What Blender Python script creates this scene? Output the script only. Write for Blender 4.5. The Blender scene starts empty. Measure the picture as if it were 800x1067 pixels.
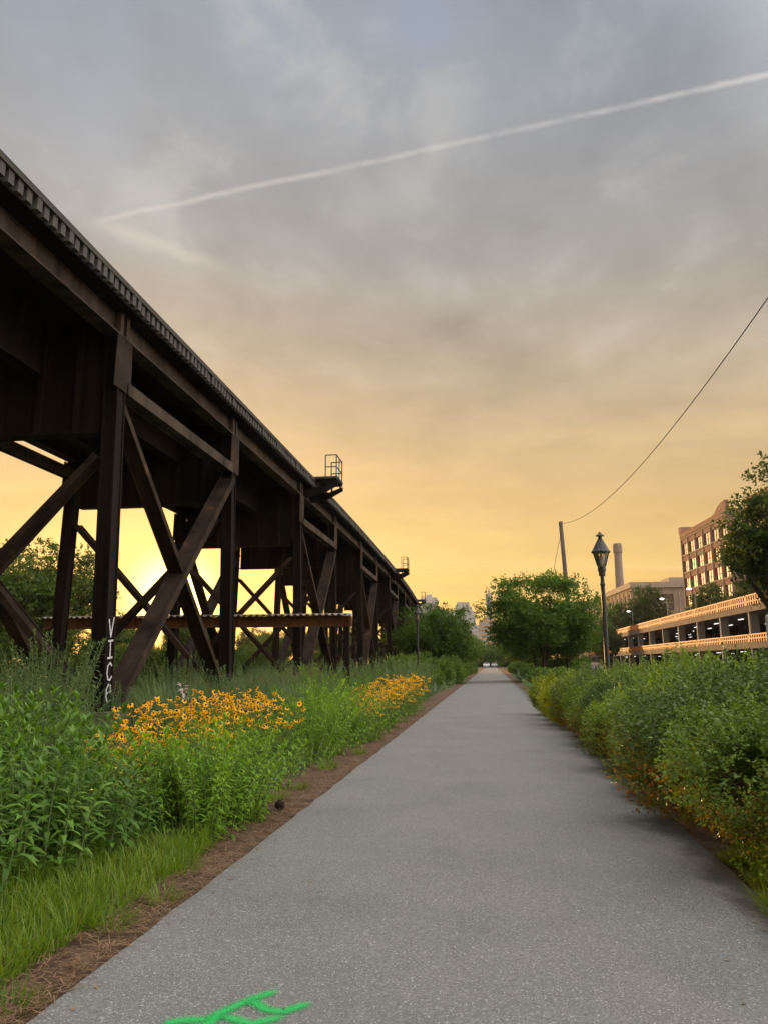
import bpy, math, random
import numpy as np
from mathutils import Vector, Matrix

random.seed(7)
RNG = np.random.default_rng(11)
SC = bpy.context.scene
COL = SC.collection
R = math.radians
PI = math.pi

# ------------------------------------------------------------------ helpers
def tag(o, label=None, cat=None, group=None, kind=None):
    if label: o['label'] = label
    if cat: o['category'] = cat
    if group: o['group'] = group
    if kind: o['kind'] = kind
    return o

def empty(name, loc=(0, 0, 0), rz=0.0, label=None, cat=None, group=None):
    o = bpy.data.objects.new(name, None)
    o.empty_display_size = 0.2
    o.location = loc
    o.rotation_euler = (0, 0, rz)
    COL.objects.link(o)
    return tag(o, label, cat, group)

def copy_tree(o, parent=None, loc=None, rz=None, sc=None, label=None, group=None):
    c = o.copy()
    COL.objects.link(c)
    if parent is not None:
        c.parent = parent
    if loc is not None: c.location = loc
    if rz is not None: c.rotation_euler = (0, 0, rz)
    if sc is not None: c.scale = sc if hasattr(sc, '__len__') else (sc, sc, sc)
    if label: c['label'] = label
    if group: c['group'] = group
    for ch in list(o.children):
        copy_tree(ch, c)
    return c

def link_mesh(name, me, mat, parent=None):
    o = bpy.data.objects.new(name, me)
    if mat is not None:
        mats = mat if isinstance(mat, (list, tuple)) else [mat]
        if not me.materials:
            for m in mats: me.materials.append(m)
    COL.objects.link(o)
    if parent is not None:
        o.parent = parent
    return o

class MB:
    """collects shapes, build() links them as one mesh object"""
    def __init__(s):
        s.v = []; s.f = []; s.mi = []; s.cur = 0
    def add(s, vs, fs):
        b = len(s.v)
        s.v += [tuple(p) for p in vs]
        for f in fs:
            s.f.append(tuple(b + i for i in f)); s.mi.append(s.cur)
        return s
    def box(s, x0, x1, y0, y1, z0, z1):
        vs = [(x0, y0, z0), (x1, y0, z0), (x1, y1, z0), (x0, y1, z0), (x0, y0, z1), (x1, y0, z1), (x1, y1, z1), (x0, y1, z1)]
        return s.add(vs, [(0, 3, 2, 1), (4, 5, 6, 7), (0, 1, 5, 4), (1, 2, 6, 5), (2, 3, 7, 6), (3, 0, 4, 7)])
    def bar(s, p0, p1, w, h, side):
        """box along p0->p1; w measured along `side`, h across"""
        p0 = Vector(p0); p1 = Vector(p1)
        d = (p1 - p0).normalized(); a = Vector(side)
        a = (a - d * a.dot(d)).normalized(); b = d.cross(a)
        vs = []
        for p in (p0, p1):
            for i, j in ((-1, -1), (1, -1), (1, 1), (-1, 1)):
                vs.append(p + a * (w / 2 * i) + b * (h / 2 * j))
        return s.add(vs, [(0, 3, 2, 1), (4, 5, 6, 7), (0, 1, 5, 4), (1, 2, 6, 5), (2, 3, 7, 6), (3, 0, 4, 7)])
    def tube(s, pts, rad, n=8, cap=True):
        pts = [Vector(p) for p in pts]
        if not hasattr(rad, '__len__'): rad = [rad] * len(pts)
        b = len(s.v)
        up = Vector((0.13, 0.31, 1)).normalized()
        for i, p in enumerate(pts):
            d = (pts[min(i + 1, len(pts) - 1)] - pts[max(i - 1, 0)])
            if d.length < 1e-9: d = Vector((0, 0, 1))
            d.normalize()
            a = d.cross(up)
            if a.length < 1e-3: a = d.cross(Vector((1, 0, 0)))
            a.normalize(); c = d.cross(a)
            for k in range(n):
                t = 2 * PI * k / n
                s.v.append(tuple(p + (a * math.cos(t) + c * math.sin(t)) * rad[i]))
        for i in range(len(pts) - 1):
            for k in range(n):
                k2 = (k + 1) % n
                s.f.append((b + i * n + k, b + i * n + k2, b + (i + 1) * n + k2, b + (i + 1) * n + k)); s.mi.append(s.cur)
        if cap:
            s.f.append(tuple(b + k for k in reversed(range(n)))); s.mi.append(s.cur)
            e = b + (len(pts) - 1) * n
            s.f.append(tuple(e + k for k in range(n))); s.mi.append(s.cur)
        return s
    def lathe(s, prof, n=16, cx=0, cy=0, rot=0.0):
        b = len(s.v)
        for r, z in prof:
            for k in range(n):
                t = 2 * PI * (k + rot) / n
                s.v.append((cx + r * math.cos(t), cy + r * math.sin(t), z))
        for i in range(len(prof) - 1):
            for k in range(n):
                k2 = (k + 1) % n
                s.f.append((b + i * n + k, b + i * n + k2, b + (i + 1) * n + k2, b + (i + 1) * n + k)); s.mi.append(s.cur)
        s.f.append(tuple(b + k for k in reversed(range(n)))); s.mi.append(s.cur)
        e = b + (len(prof) - 1) * n
        s.f.append(tuple(e + k for k in range(n))); s.mi.append(s.cur)
        return s
    def prism(s, poly, axis, a0, a1):
        """extrude a 2D polygon along an axis ('x': poly=(y,z); 'y': poly=(x,z); 'z': poly=(x,y))"""
        def P(u, v, a):
            return {'x': (a, u, v), 'y': (u, a, v), 'z': (u, v, a)}[axis]
        n = len(poly)
        vs = [P(u, v, a0) for u, v in poly] + [P(u, v, a1) for u, v in poly]
        fs = [tuple(reversed(range(n))), tuple(range(n, 2 * n))]
        for k in range(n):
            k2 = (k + 1) % n
            fs.append((k, k2, n + k2, n + k))
        return s.add(vs, fs)
    def mesh(s, name, smooth=False):
        me = bpy.data.meshes.new(name)
        me.from_pydata(s.v, [], s.f)
        me.polygons.foreach_set('material_index', s.mi)
        if smooth:
            me.polygons.foreach_set('use_smooth', [True] * len(s.f))
        me.update()
        return me
    def build(s, name, mat, parent=None, smooth=False, fix=True):
        me = s.mesh(name, smooth)
        if fix:
            import bmesh
            bm = bmesh.new(); bm.from_mesh(me)
            bmesh.ops.recalc_face_normals(bm, faces=bm.faces)
            bm.to_mesh(me); bm.free()
        return link_mesh(name, me, mat, parent)

# ------------------------------------------------------------------ materials
def new_mat(name):
    m = bpy.data.materials.new(name); m.use_nodes = True
    nt = m.node_tree; nt.nodes.clear()
    return m, nt

def N(nt, t, **kw):
    n = nt.nodes.new(t)
    for k, v in kw.items():
        if k == 'inp':
            for a, b in v.items(): n.inputs[a].default_value = b
        else:
            setattr(n, k, v)
    return n

def ramp(nt, stops, interp='LINEAR'):
    r = nt.nodes.new('ShaderNodeValToRGB')
    r.color_ramp.interpolation = interp
    els = r.color_ramp.elements
    while len(els) > 1: els.remove(els[-1])
    els[0].position = stops[0][0]; els[0].color = (*stops[0][1], 1)
    for p, c in stops[1:]:
        e = els.new(p); e.color = (*c, 1)
    return r

def mat_noise(name, c0, c1, scale=3.0, rough=0.8, metal=0.0, bump=0.15, bscale=30.0, c2=None, spec=0.3, stretch=(1, 1, 1), coord='Object', bdist=0.02):
    """two (or three) tone noisy surface with fine bump"""
    m, nt = new_mat(name)
    L = nt.links.new
    tc = N(nt, 'ShaderNodeTexCoord')
    mp = N(nt, 'ShaderNodeMapping'); mp.inputs['Scale'].default_value = stretch
    L(tc.outputs[coord], mp.inputs[0])
    n1 = N(nt, 'ShaderNodeTexNoise', inp={'Scale': scale, 'Detail': 7.0, 'Roughness': 0.62})
    L(mp.outputs[0], n1.inputs['Vector'])
    st = [(0.32, c0), (0.62, c1)]
    if c2: st.append((0.76, c2))
    r = ramp(nt, st); L(n1.outputs['Fac'], r.inputs[0])
    n2 = N(nt, 'ShaderNodeTexNoise', inp={'Scale': bscale, 'Detail': 5.0, 'Roughness': 0.6})
    L(mp.outputs[0], n2.inputs['Vector'])
    bp = N(nt, 'ShaderNodeBump', inp={'Strength': bump, 'Distance': bdist}); L(n2.outputs['Fac'], bp.inputs['Height'])
    p = N(nt, 'ShaderNodeBsdfPrincipled', inp={'Roughness': rough, 'Metallic': metal, 'Specular IOR Level': spec})
    L(r.outputs[0], p.inputs['Base Color']); L(bp.outputs[0], p.inputs['Normal'])
    o = N(nt, 'ShaderNodeOutputMaterial'); L(p.outputs[0], o.inputs[0])
    return m

def mat_leaf(name, ca, cb, cc=None, trans=0.35, rough=0.55, var=1.6, wide=0.25):
    """leaf: colour varies leaf by leaf and clump by clump; lets light through"""
    m, nt = new_mat(name); L = nt.links.new
    g = N(nt, 'ShaderNodeNewGeometry')
    oi = N(nt, 'ShaderNodeObjectInfo')
    tc = N(nt, 'ShaderNodeTexCoord')
    no = N(nt, 'ShaderNodeTexNoise', inp={'Scale': var, 'Detail': 3.0})
    L(g.outputs['Position'], no.inputs['Vector'])
    a = N(nt, 'ShaderNodeMath', operation='MULTIPLY_ADD', inp={1: 0.55, 2: 0.0}); L(g.outputs['Random Per Island'], a.inputs[0])
    b = N(nt, 'ShaderNodeMath', operation='MULTIPLY_ADD', inp={1: 0.75}); L(no.outputs['Fac'], b.inputs[0]); L(a.outputs[0], b.inputs[2])
    c = N(nt, 'ShaderNodeMath', operation='MULTIPLY_ADD', inp={1: wide}); L(oi.outputs['Random'], c.inputs[0]); L(b.outputs[0], c.inputs[2])
    st = [(0.30, ca), (0.95, cb)]
    if cc: st.append((1.12 if False else 1.0, cc))
    r = ramp(nt, st); L(c.outputs[0], r.inputs[0])
    p = N(nt, 'ShaderNodeBsdfPrincipled', inp={'Roughness': rough, 'Specular IOR Level': 0.35})
    L(r.outputs[0], p.inputs['Base Color'])
    t = N(nt, 'ShaderNodeBsdfTranslucent')
    hs = N(nt, 'ShaderNodeHueSaturation', inp={'Saturation': 1.15, 'Value': 1.5, 'Hue': 0.488}); L(r.outputs[0], hs.inputs['Color'])
    L(hs.outputs[0], t.inputs['Color'])
    mx = N(nt, 'ShaderNodeMixShader', inp={0: trans}); L(p.outputs[0], mx.inputs[1]); L(t.outputs[0], mx.inputs[2])
    o = N(nt, 'ShaderNodeOutputMaterial'); L(mx.outputs[0], o.inputs[0])
    return m

def mat_plain(name, c, rough=0.6, metal=0.0, spec=0.4, emit=None, es=1.0):
    m, nt = new_mat(name); L = nt.links.new
    p = N(nt, 'ShaderNodeBsdfPrincipled', inp={'Base Color': (*c, 1), 'Roughness': rough, 'Metallic': metal, 'Specular IOR Level': spec})
    if emit:
        p.inputs['Emission Color'].default_value = (*emit, 1); p.inputs['Emission Strength'].default_value = es
    o = N(nt, 'ShaderNodeOutputMaterial'); L(p.outputs[0], o.inputs[0])
    return m

M = {}
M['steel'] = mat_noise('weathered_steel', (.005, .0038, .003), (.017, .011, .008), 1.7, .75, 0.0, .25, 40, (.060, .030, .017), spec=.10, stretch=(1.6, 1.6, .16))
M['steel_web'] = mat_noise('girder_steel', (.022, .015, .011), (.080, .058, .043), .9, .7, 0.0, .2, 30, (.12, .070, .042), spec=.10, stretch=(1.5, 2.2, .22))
M['rust'] = mat_noise('rusty_steel', (.075, .034, .018), (.17, .075, .036), 2.2, .85, 0.0, .3, 50, (.05, .03, .02), spec=.2)
M['brace'] = mat_noise('brace_steel', (.013, .009, .0065), (.046, .030, .021), 1.5, .75, 0.0, .22, 40, (.16, .075, .038), spec=.10)
M['tie'] = mat_noise('weathered_timber', (.042, .037, .033), (.120, .108, .096), 2.5, .85, 0, .5, 24, stretch=(.25, 3, 3))
M['timber_dark'] = mat_noise('creosoted_timber', (.03, .026, .022), (.07, .06, .05), 2, .85, 0, .4, 20, stretch=(3, .2, 3))
M['black_metal'] = mat_noise('black_paint', (.012, .012, .013), (.028, .027, .027), 6, .45, .0, .08, 60, spec=.5)
M['corrugated'] = mat_noise('galvanised_sheet', (.13, .10, .08), (.26, .20, .155), 2.5, .7, 0, .1, 20, (.20, .11, .06))
M['concrete'] = mat_noise('concrete', (.125, .097, .080), (.185, .148, .124), .35, .85, 0, .2, 8, (.33, .30, .27))
M['concrete_pale'] = mat_noise('pale_concrete', (.26, .25, .24), (.36, .35, .34), .25, .85, 0, .2, 6)
M['post_grey'] = mat_noise('post_concrete', (.34, .34, .34), (.52, .52, .52), 3.0, .9, 0, .3, 30)
M['wire'] = mat_plain('wire_insulation', (.010, .009, .008), 1.0, 0.0, 0.0)
M['wood_pole'] = mat_noise('pole_wood', (.06, .045, .035), (.14, .105, .08), 3, .85, 0, .4, 20, stretch=(3, 3, .2))
M['bark'] = mat_noise('bark', (.030, .024, .018), (.09, .07, .052), 4, .9, 0, .7, 18, stretch=(1, 1, .3), bdist=.04)
M['bark_pale'] = mat_noise('pale_bark', (.18, .17, .16), (.40, .38, .36), 3.2, .9, 0, .6, 16, stretch=(1, 1, .35), bdist=.03)
M['stem'] = mat_plain('green_stem', (.13, .18, .055), .7)
M['twig'] = mat_plain('brown_twig', (.055, .038, .024), .85)

M['leaf_milk'] = mat_leaf('leaf_broad', (.042, .100, .016), (.160, .290, .042), trans=.30)
M['leaf_dusk'] = mat_leaf('leaf_greyish', (.040, .080, .022), (.125, .185, .065), trans=.30)
M['leaf_bright'] = mat_leaf('leaf_bright', (.075, .165, .012), (.200, .350, .028), trans=.38)
M['leaf_yellow'] = mat_leaf('leaf_yellow_green', (.070, .115, .010), (.200, .260, .025), trans=.38)
M['leaf_grass'] = mat_leaf('grass_blade', (.048, .108, .006), (.150, .245, .014), (.20, .24, .04), trans=.40, var=2.5)
M['leaf_blue'] = mat_leaf('blue_grass', (.050, .098, .034), (.135, .205, .085), trans=.35)
M['leaf_hedge'] = mat_leaf('leaf_hedge', (.046, .094, .016), (.150, .235, .042), trans=.28, rough=.52)
M['leaf_hedge_dark'] = mat_leaf('leaf_hedge_dark', (.036, .074, .018), (.115, .176, .044), trans=.25, rough=.52)
M['leaf_hedge_light'] = mat_leaf('leaf_hedge_light', (.070, .130, .016), (.205, .285, .040), trans=.32, rough=.52)
M['leaf_low'] = mat_leaf('leaf_sun_gold', (.055, .066, .010), (.200, .155, .020), (.30, .14, .018), trans=.45, rough=.36)  # low leaves: gold of the low sun put into the colour
M['leaf_tree'] = mat_leaf('leaf_tree', (.022, .056, .010), (.090, .165, .022), trans=.35, var=.8)
M['leaf_tree_dark'] = mat_leaf('leaf_tree_dark', (0.019, 0.041, 0.012), (0.072, 0.108, 0.026), trans=.40, var=.7)
M['leaf_tree_light'] = mat_leaf('leaf_tree_light', (.030, .058, .012), (.095, .135, .028), trans=.42, var=.8)
M['straw'] = mat_leaf('dry_straw', (.10, .050, .026), (.27, .165, .085), trans=.1, var=3, rough=.8)
M['pinkseed'] = mat_leaf('pinkish_seed', (.12, .065, .045), (.26, .15, .105), trans=.3)
M['petal'] = mat_leaf('yellow_petal', (.72, .33, .004), (.95, .56, .012), trans=.35)
M['flower_eye'] = mat_plain('dark_flower_centre', (.020, .010, .006), .9)
M['petal_pale'] = mat_leaf('pale_pink_petal', (.45, .30, .30), (.75, .62, .60), trans=.2)

def mat_asphalt():
    m, nt = new_mat('old_asphalt'); L = nt.links.new
    g = N(nt, 'ShaderNodeTexCoord')
    v = N(nt, 'ShaderNodeTexVoronoi', inp={'Scale': 150.0, 'Randomness': 1.0}); L(g.outputs['Object'], v.inputs['Vector'])
    sep = N(nt, 'ShaderNodeSeparateColor'); L(v.outputs['Color'], sep.inputs[0])
    agg = ramp(nt, [(0.0, (.105, .101, .097)), (0.55, (.150, .146, .140)), (0.88, (.190, .184, .176)), (.96, (.235, .228, .22)), (1.0, (.38, .37, .36))]); L(sep.outputs[0], agg.inputs[0])
    big = N(nt, 'ShaderNodeTexNoise', inp={'Scale': .9, 'Detail': 6.0, 'Roughness': .6}); L(g.outputs['Object'], big.inputs['Vector'])
    br = ramp(nt, [(.28, (.86, .86, .86)), (.44, (.98, .98, .97)), (.72, (1.14, 1.13, 1.11))]); L(big.outputs['Fac'], br.inputs[0])
    mul = N(nt, 'ShaderNodeMix', data_type='RGBA', blend_type='MULTIPLY', inp={0: 1.0}); L(agg.outputs[0], mul.inputs[6]); L(br.outputs[0], mul.inputs[7])
    # hedge shade painted into the colour, ragged, along that side (x > 1.3)
    sx = N(nt, 'ShaderNodeSeparateXYZ'); L(g.outputs['Object'], sx.inputs[0])
    edn = N(nt, 'ShaderNodeTexNoise', inp={'Scale': 3.0, 'Detail': 5.0}); L(g.outputs['Object'], edn.inputs['Vector'])
    ad = N(nt, 'ShaderNodeMath', operation='MULTIPLY_ADD', inp={1: .7}); L(edn.outputs['Fac'], ad.inputs[0]); L(sx.outputs[0], ad.inputs[2])
    er = ramp(nt, [(0.0, (1, 1, 1)), (1.0, (.42, .40, .40))]);
    mr = N(nt, 'ShaderNodeMapRange', inp={1: 1.72, 2: 1.92}); L(ad.outputs[0], mr.inputs[0]); L(mr.outputs[0], er.inputs[0])
    mul2 = N(nt, 'ShaderNodeMix', data_type='RGBA', blend_type='MULTIPLY', inp={0: 1.0}); L(mul.outputs[2], mul2.inputs[6]); L(er.outputs[0], mul2.inputs[7])
    bp = N(nt, 'ShaderNodeBump', inp={'Strength': .4, 'Distance': .004}); L(v.outputs['Distance'], bp.inputs['Height']); bp.invert = True
    rr = ramp(nt, [(0.0, (.85, .85, .85)), (1.0, (.5, .5, .5))]); L(sep.outputs[1], rr.inputs[0])
    p = N(nt, 'ShaderNodeBsdfPrincipled', inp={'Specular IOR Level': .35})
    L(rr.outputs[0], p.inputs['Roughness']); L(mul2.outputs[2], p.inputs['Base Color']); L(bp.outputs[0], p.inputs['Normal'])
    o = N(nt, 'ShaderNodeOutputMaterial'); L(p.outputs[0], o.inputs[0])
    return m
M['asphalt'] = mat_asphalt()
M['road'] = mat_noise('road_asphalt', (.16, .155, .15), (.24, .235, .225), .8, .8, 0, .3, 60)
M['ground'] = mat_noise('soil_ground', (.030, .038, .014), (.075, .085, .030), .6, .95, 0, .8, 9, (.10, .075, .045), coord='Object', bdist=.05)
M['mulch'] = mat_noise('mulch', (.060, .034, .020), (.150, .088, .052), 5.0, .95, 0, 1.0, 60, (.21, .135, .085), bdist=.03)

def mat_paint():
    m, nt = new_mat('green_spray_paint'); L = nt.links.new
    g = N(nt, 'ShaderNodeTexCoord'); at = N(nt, 'ShaderNodeAttribute', attribute_name='edge')
    n = N(nt, 'ShaderNodeTexNoise', inp={'Scale': 130.0, 'Detail': 3.0}); L(g.outputs['Object'], n.inputs['Vector'])
    a = N(nt, 'ShaderNodeMath', operation='MULTIPLY_ADD', inp={1: 1.5, 2: -.75}); L(n.outputs['Fac'], a.inputs[0])
    b = N(nt, 'ShaderNodeMath', operation='ADD'); L(at.outputs['Fac'], b.inputs[0]); L(a.outputs[0], b.inputs[1])
    mr = N(nt, 'ShaderNodeMapRange', inp={1: .26, 2: .95, 4: .90}); L(b.outputs[0], mr.inputs[0])
    p = N(nt, 'ShaderNodeBsdfPrincipled', inp={'Base Color': (.010, .42, .085, 1), 'Roughness': .7})
    t = N(nt, 'ShaderNodeBsdfTransparent')
    mx = N(nt, 'ShaderNodeMixShader'); L(mr.outputs[0], mx.inputs[0]); L(t.outputs[0], mx.inputs[1]); L(p.outputs[0], mx.inputs[2])
    o = N(nt, 'ShaderNodeOutputMaterial'); L(mx.outputs[0], o.inputs[0])
    return m
M['paint'] = mat_paint()
M['white_paint'] = mat_noise('white_spray_paint', (.30, .29, .28), (.68, .66, .65), 22, .8, 0, .1, 60)

def mat_brick(name, c1, c2, mortar, scale=1.0):
    m, nt = new_mat(name); L = nt.links.new
    g = N(nt, 'ShaderNodeTexCoord')
    n = N(nt, 'ShaderNodeTexNoise', inp={'Scale': .25, 'Detail': 6.0}); L(g.outputs['Object'], n.inputs['Vector'])
    n2 = N(nt, 'ShaderNodeTexNoise', inp={'Scale': 5.0, 'Detail': 4.0}); L(g.outputs['Object'], n2.inputs['Vector'])
    r = ramp(nt, [(.3, c1), (.7, c2)]); L(n.outputs['Fac'], r.inputs[0])
    r2 = ramp(nt, [(.35, (.8, .8, .8)), (.68, (1.2, 1.2, 1.2))]); L(n2.outputs['Fac'], r2.inputs[0])
    mul = N(nt, 'ShaderNodeMix', data_type='RGBA', blend_type='MULTIPLY', inp={0: 1.0}); L(r.outputs[0], mul.inputs[6]); L(r2.outputs[0], mul.inputs[7])
    w = N(nt, 'ShaderNodeTexWave', wave_type='BANDS', bands_direction='Z', inp={'Scale': 2.2, 'Distortion': .3}); L(g.outputs['Object'], w.inputs['Vector'])
    mr = N(nt, 'ShaderNodeMapRange', inp={1: .86, 2: .98, 3: 0, 4: .6}); L(w.outputs['Fac'], mr.inputs[0])
    mx = N(nt, 'ShaderNodeMix', data_type='RGBA', inp={7: (*mortar, 1)}); L(mr.outputs[0], mx.inputs[0]); L(mul.outputs[2], mx.inputs[6])
    p = N(nt, 'ShaderNodeBsdfPrincipled', inp={'Roughness': .9, 'Specular IOR Level': .2}); L(mx.outputs[2], p.inputs['Base Color'])
    o = N(nt, 'ShaderNodeOutputMaterial'); L(p.outputs[0], o.inputs[0])
    return m
M['brick'] = mat_brick('red_brown_brick', (.27, .150, .105), (.38, .215, .15), (.38, .32, .27))
M['brick_pale'] = mat_brick('buff_brick', (.30, .22, .155), (.38, .29, .21), (.40, .36, .31))
M['brick_orange'] = mat_brick('orange_brick', (.26, .12, .065), (.34, .165, .09), (.33, .27, .22))
M['brick_chimney'] = mat_brick('chimney_brick', (.23, .17, .145), (.31, .24, .21), (.33, .29, .26))
M['trim'] = mat_noise('stone_trim', (.34, .27, .22), (.44, .36, .30), .5, .85, 0, .15, 10)
M['glass_window'] = mat_plain('window_glass', (.17, .115, .085), .45, 0.0, .12)
M['glass_window'].node_tree.nodes['Principled BSDF'].inputs['IOR'].default_value = 1.45
M['rail'] = mat_noise('ochre_rail', (.33, .105, .016), (.44, .15, .026), 1.2, .6, 0, .05, 20)
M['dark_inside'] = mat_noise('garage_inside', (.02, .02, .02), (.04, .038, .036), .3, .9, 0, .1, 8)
M['fluoro'] = mat_plain('fluorescent_tube', (.9, .9, .9), .5, emit=(1, .97, .92), es=2.2)
M['lamp_lit'] = mat_plain('lit_lamp', (.9, .9, .9), .5, emit=(1, .95, .85), es=2.2)
M['tower'] = mat_noise('tower_cladding', (.30, .34, .42), (.35, .39, .47), .02, .7, 0, 0, 1)
M['tower_glass'] = mat_plain('tower_glass', (.25, .30, .38), .5, 0, .4)
M['tower_warm'] = mat_noise('tan_cladding', (.40, .27, .16), (.46, .32, .19), .03, .8, 0, 0, 1)

def mat_glass():
    m, nt = new_mat('lantern_glass'); L = nt.links.new
    t = N(nt, 'ShaderNodeBsdfTransparent', inp={'Color': (.93, .91, .86, 1)})
    g = N(nt, 'ShaderNodeBsdfGlossy', inp={'Roughness': .08})
    d = N(nt, 'ShaderNodeBsdfTranslucent', inp={'Color': (.85, .82, .75, 1)})
    f = N(nt, 'ShaderNodeFresnel', inp={'IOR': 1.45})
    m1 = N(nt, 'ShaderNodeMixShader', inp={0: .18}); L(t.outputs[0], m1.inputs[1]); L(d.outputs[0], m1.inputs[2])
    m2 = N(nt, 'ShaderNodeMixShader'); L(f.outputs[0], m2.inputs[0]); L(m1.outputs[0], m2.inputs[1]); L(g.outputs[0], m2.inputs[2])
    o = N(nt, 'ShaderNodeOutputMaterial'); L(m2.outputs[0], o.inputs[0])
    return m
M['glass'] = mat_glass()

# ------------------------------------------------------------------ camera
HC = 1.5
HAZE = True
cd = bpy.data.cameras.new('camera'); cam = bpy.data.objects.new('camera', cd); COL.objects.link(cam)
cd.sensor_fit = 'VERTICAL'; cd.sensor_height = 24.0; cd.lens = 24.0 * 801.0 / 1067.0
cd.clip_start = 0.05; cd.clip_end = 8000
f_px, roll = 801.0, R(0.2)
d = Vector((112, 157, 801)).normalized()
pt = math.atan((112 * math.sin(roll) + 157 * math.cos(roll)) / 801)
g = Vector((math.sin(roll) * math.cos(pt), math.cos(roll) * math.cos(pt), -math.sin(pt)))
up = -g
Xw = d.cross(up)
if Xw.x < 0: Xw = -Xw
# rows = world axes expressed in image camera coords (x right, y down, z forward)
Mw = Matrix((Xw, d, up))
right = Mw @ Vector((1, 0, 0)); down = Mw @ Vector((0, 1, 0)); fwd = Mw @ Vector((0, 0, 1))
rot = Matrix((right, -down, -fwd)).transposed()
cam.matrix_world = Matrix.Translation((0, 0, HC)) @ rot.to_4x4()
SC.camera = cam
def ray(u, v):
    return (Mw @ Vector((u - 400, v - 533.5, f_px))).normalized()

# ------------------------------------------------------------------ world, sun
SUN_AZ, SUN_EL = -23.1, 4.7
sdir = Vector((math.sin(R(SUN_AZ)) * math.cos(R(SUN_EL)), math.cos(R(SUN_AZ)) * math.cos(R(SUN_EL)), math.sin(R(SUN_EL))))
def build_world():
    w = bpy.data.worlds.new('World'); SC.world = w; w.use_nodes = True
    nt = w.node_tree; nt.nodes.clear(); L = nt.links.new
    tc = N(nt, 'ShaderNodeTexCoord')
    D = tc.outputs['Generated']
    def dot(vec):
        n = N(nt, 'ShaderNodeVectorMath', operation='DOT_PRODUCT'); n.inputs[1].default_value = vec; L(D, n.inputs[0]); return n.outputs['Value']
    def math_(op, a, b=None, c=None, clamp=False):
        n = N(nt, 'ShaderNodeMath', operation=op); n.use_clamp = clamp
        for i, x in enumerate((a, b, c)):
            if x is None: continue
            if isinstance(x, (int, float)): n.inputs[i].default_value = x
            else: L(x, n.inputs[i])
        return n.outputs[0]
    def mrange(x, a, b, c=0.0, d_=1.0, smooth=True):
        n = N(nt, 'ShaderNodeMapRange', inp={1: a, 2: b, 3: c, 4: d_})
        if smooth: n.interpolation_type = 'SMOOTHSTEP'
        L(x, n.inputs[0]); return n.outputs[0]
    def mixc(f, a, b, mode='MIX'):
        n = N(nt, 'ShaderNodeMix', data_type='RGBA', blend_type=mode)
        for i, x in ((0, f), (6, a), (7, b)):
            if isinstance(x, (int, float)): n.inputs[i].default_value = x
            elif isinstance(x, tuple): n.inputs[i].default_value = (*x, 1)
            else: L(x, n.inputs[i])
        return n.outputs[2]
    z = dot((0, 0, 1))
    sun_h = Vector((sdir.x, sdir.y, 0)).normalized()
    az = dot(tuple(sun_h))
    # cloud layer coordinates (flat layer overhead)
    sep = N(nt, 'ShaderNodeSeparateXYZ'); L(D, sep.inputs[0])
    zz = math_('ADD', math_('MAXIMUM', sep.outputs[2], 0.0), 0.12)
    cx = math_('DIVIDE', sep.outputs[0], zz); cy = math_('DIVIDE', sep.outputs[1], zz)
    cmb = N(nt, 'ShaderNodeCombineXYZ'); L(cx, cmb.inputs[0]); L(cy, cmb.inputs[1])
    def noise(scale, detail, rough, off, sx=1, sy=1, dist=0.0):
        mp = N(nt, 'ShaderNodeMapping'); mp.inputs['Location'].default_value = (off, off * .7, off * 1.3); mp.inputs['Scale'].default_value = (sx, sy, 1); mp.inputs['Rotation'].default_value = (0, 0, .5)
        L(cmb.outputs[0], mp.inputs[0])
        n = N(nt, 'ShaderNodeTexNoise', inp={'Scale': scale, 'Detail': detail, 'Roughness': rough, 'Distortion': dist}); L(mp.outputs[0], n.inputs['Vector'])
        return n.outputs['Fac']
    n_big = noise(1.8, 5, .55, 3.1, 1, .8, .3)
    n_mid = noise(4.6, 6, .56, 8.7, 1, .8, .3)
    n_str = noise(.9, 6, .58, 5.2, .3, 1.6, .4)
    def C(r, g_, b):  # sRGB 0-255 -> linear
        def l(x):
            x /= 255.0
            return x / 12.92 if x <= .04045 else ((x + .055) / 1.055) ** 2.4
        return (l(r), l(g_), l(b))
    s = lambda el: math.sin(R(el))
    rA = ramp(nt, [(0, C(246, 186, 84)), (s(3), C(247, 193, 88)), (s(8), C(234, 194, 114)), (s(14), C(214, 180, 126)), (s(21), C(190, 172, 146)), (s(29), C(170, 165, 160)), (s(38), C(167, 168, 170)), (s(48), C(163, 167, 173)), (1, C(196, 198, 204))])
    rB = ramp(nt, [(0, C(236, 176, 88)), (s(4), C(234, 182, 98)), (s(9), C(222, 182, 116)), (s(15), C(200, 172, 130)), (s(22), C(182, 167, 146)), (s(30), C(163, 160, 157)), (s(38), C(153, 157, 164)), (s(48), C(147, 156, 171)), (1, C(196, 198, 204))])
    L(z, rA.inputs[0]); L(z, rB.inputs[0])
    base = mixc(mrange(az, .55, .98), rB.outputs[0], rA.outputs[0])
    # cloud modulation
    lum = math_('ADD', math_('MULTIPLY', math_('SUBTRACT', n_big, .5), .95), math_('ADD', math_('MULTIPLY', math_('SUBTRACT', n_mid, .5), .46), 1.0))
    lumn = N(nt, 'ShaderNodeCombineColor'); [L(lum, lumn.inputs[i]) for i in range(3)]
    fade = mrange(z, s(6), s(26), .30, 1.0)
    col = mixc(fade, base, mixc(1.0, base, lumn.outputs[0], 'MULTIPLY'))
    # bluish clear patches towards the right, cream wisps lower down
    bl = math_('MULTIPLY', mrange(n_big, .50, .68), math_('MULTIPLY', mrange(z, s(20), s(36)), mrange(az, .90, .55)))
    col = mixc(math_('MULTIPLY', bl, .75), col, C(144, 160, 184))
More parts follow.
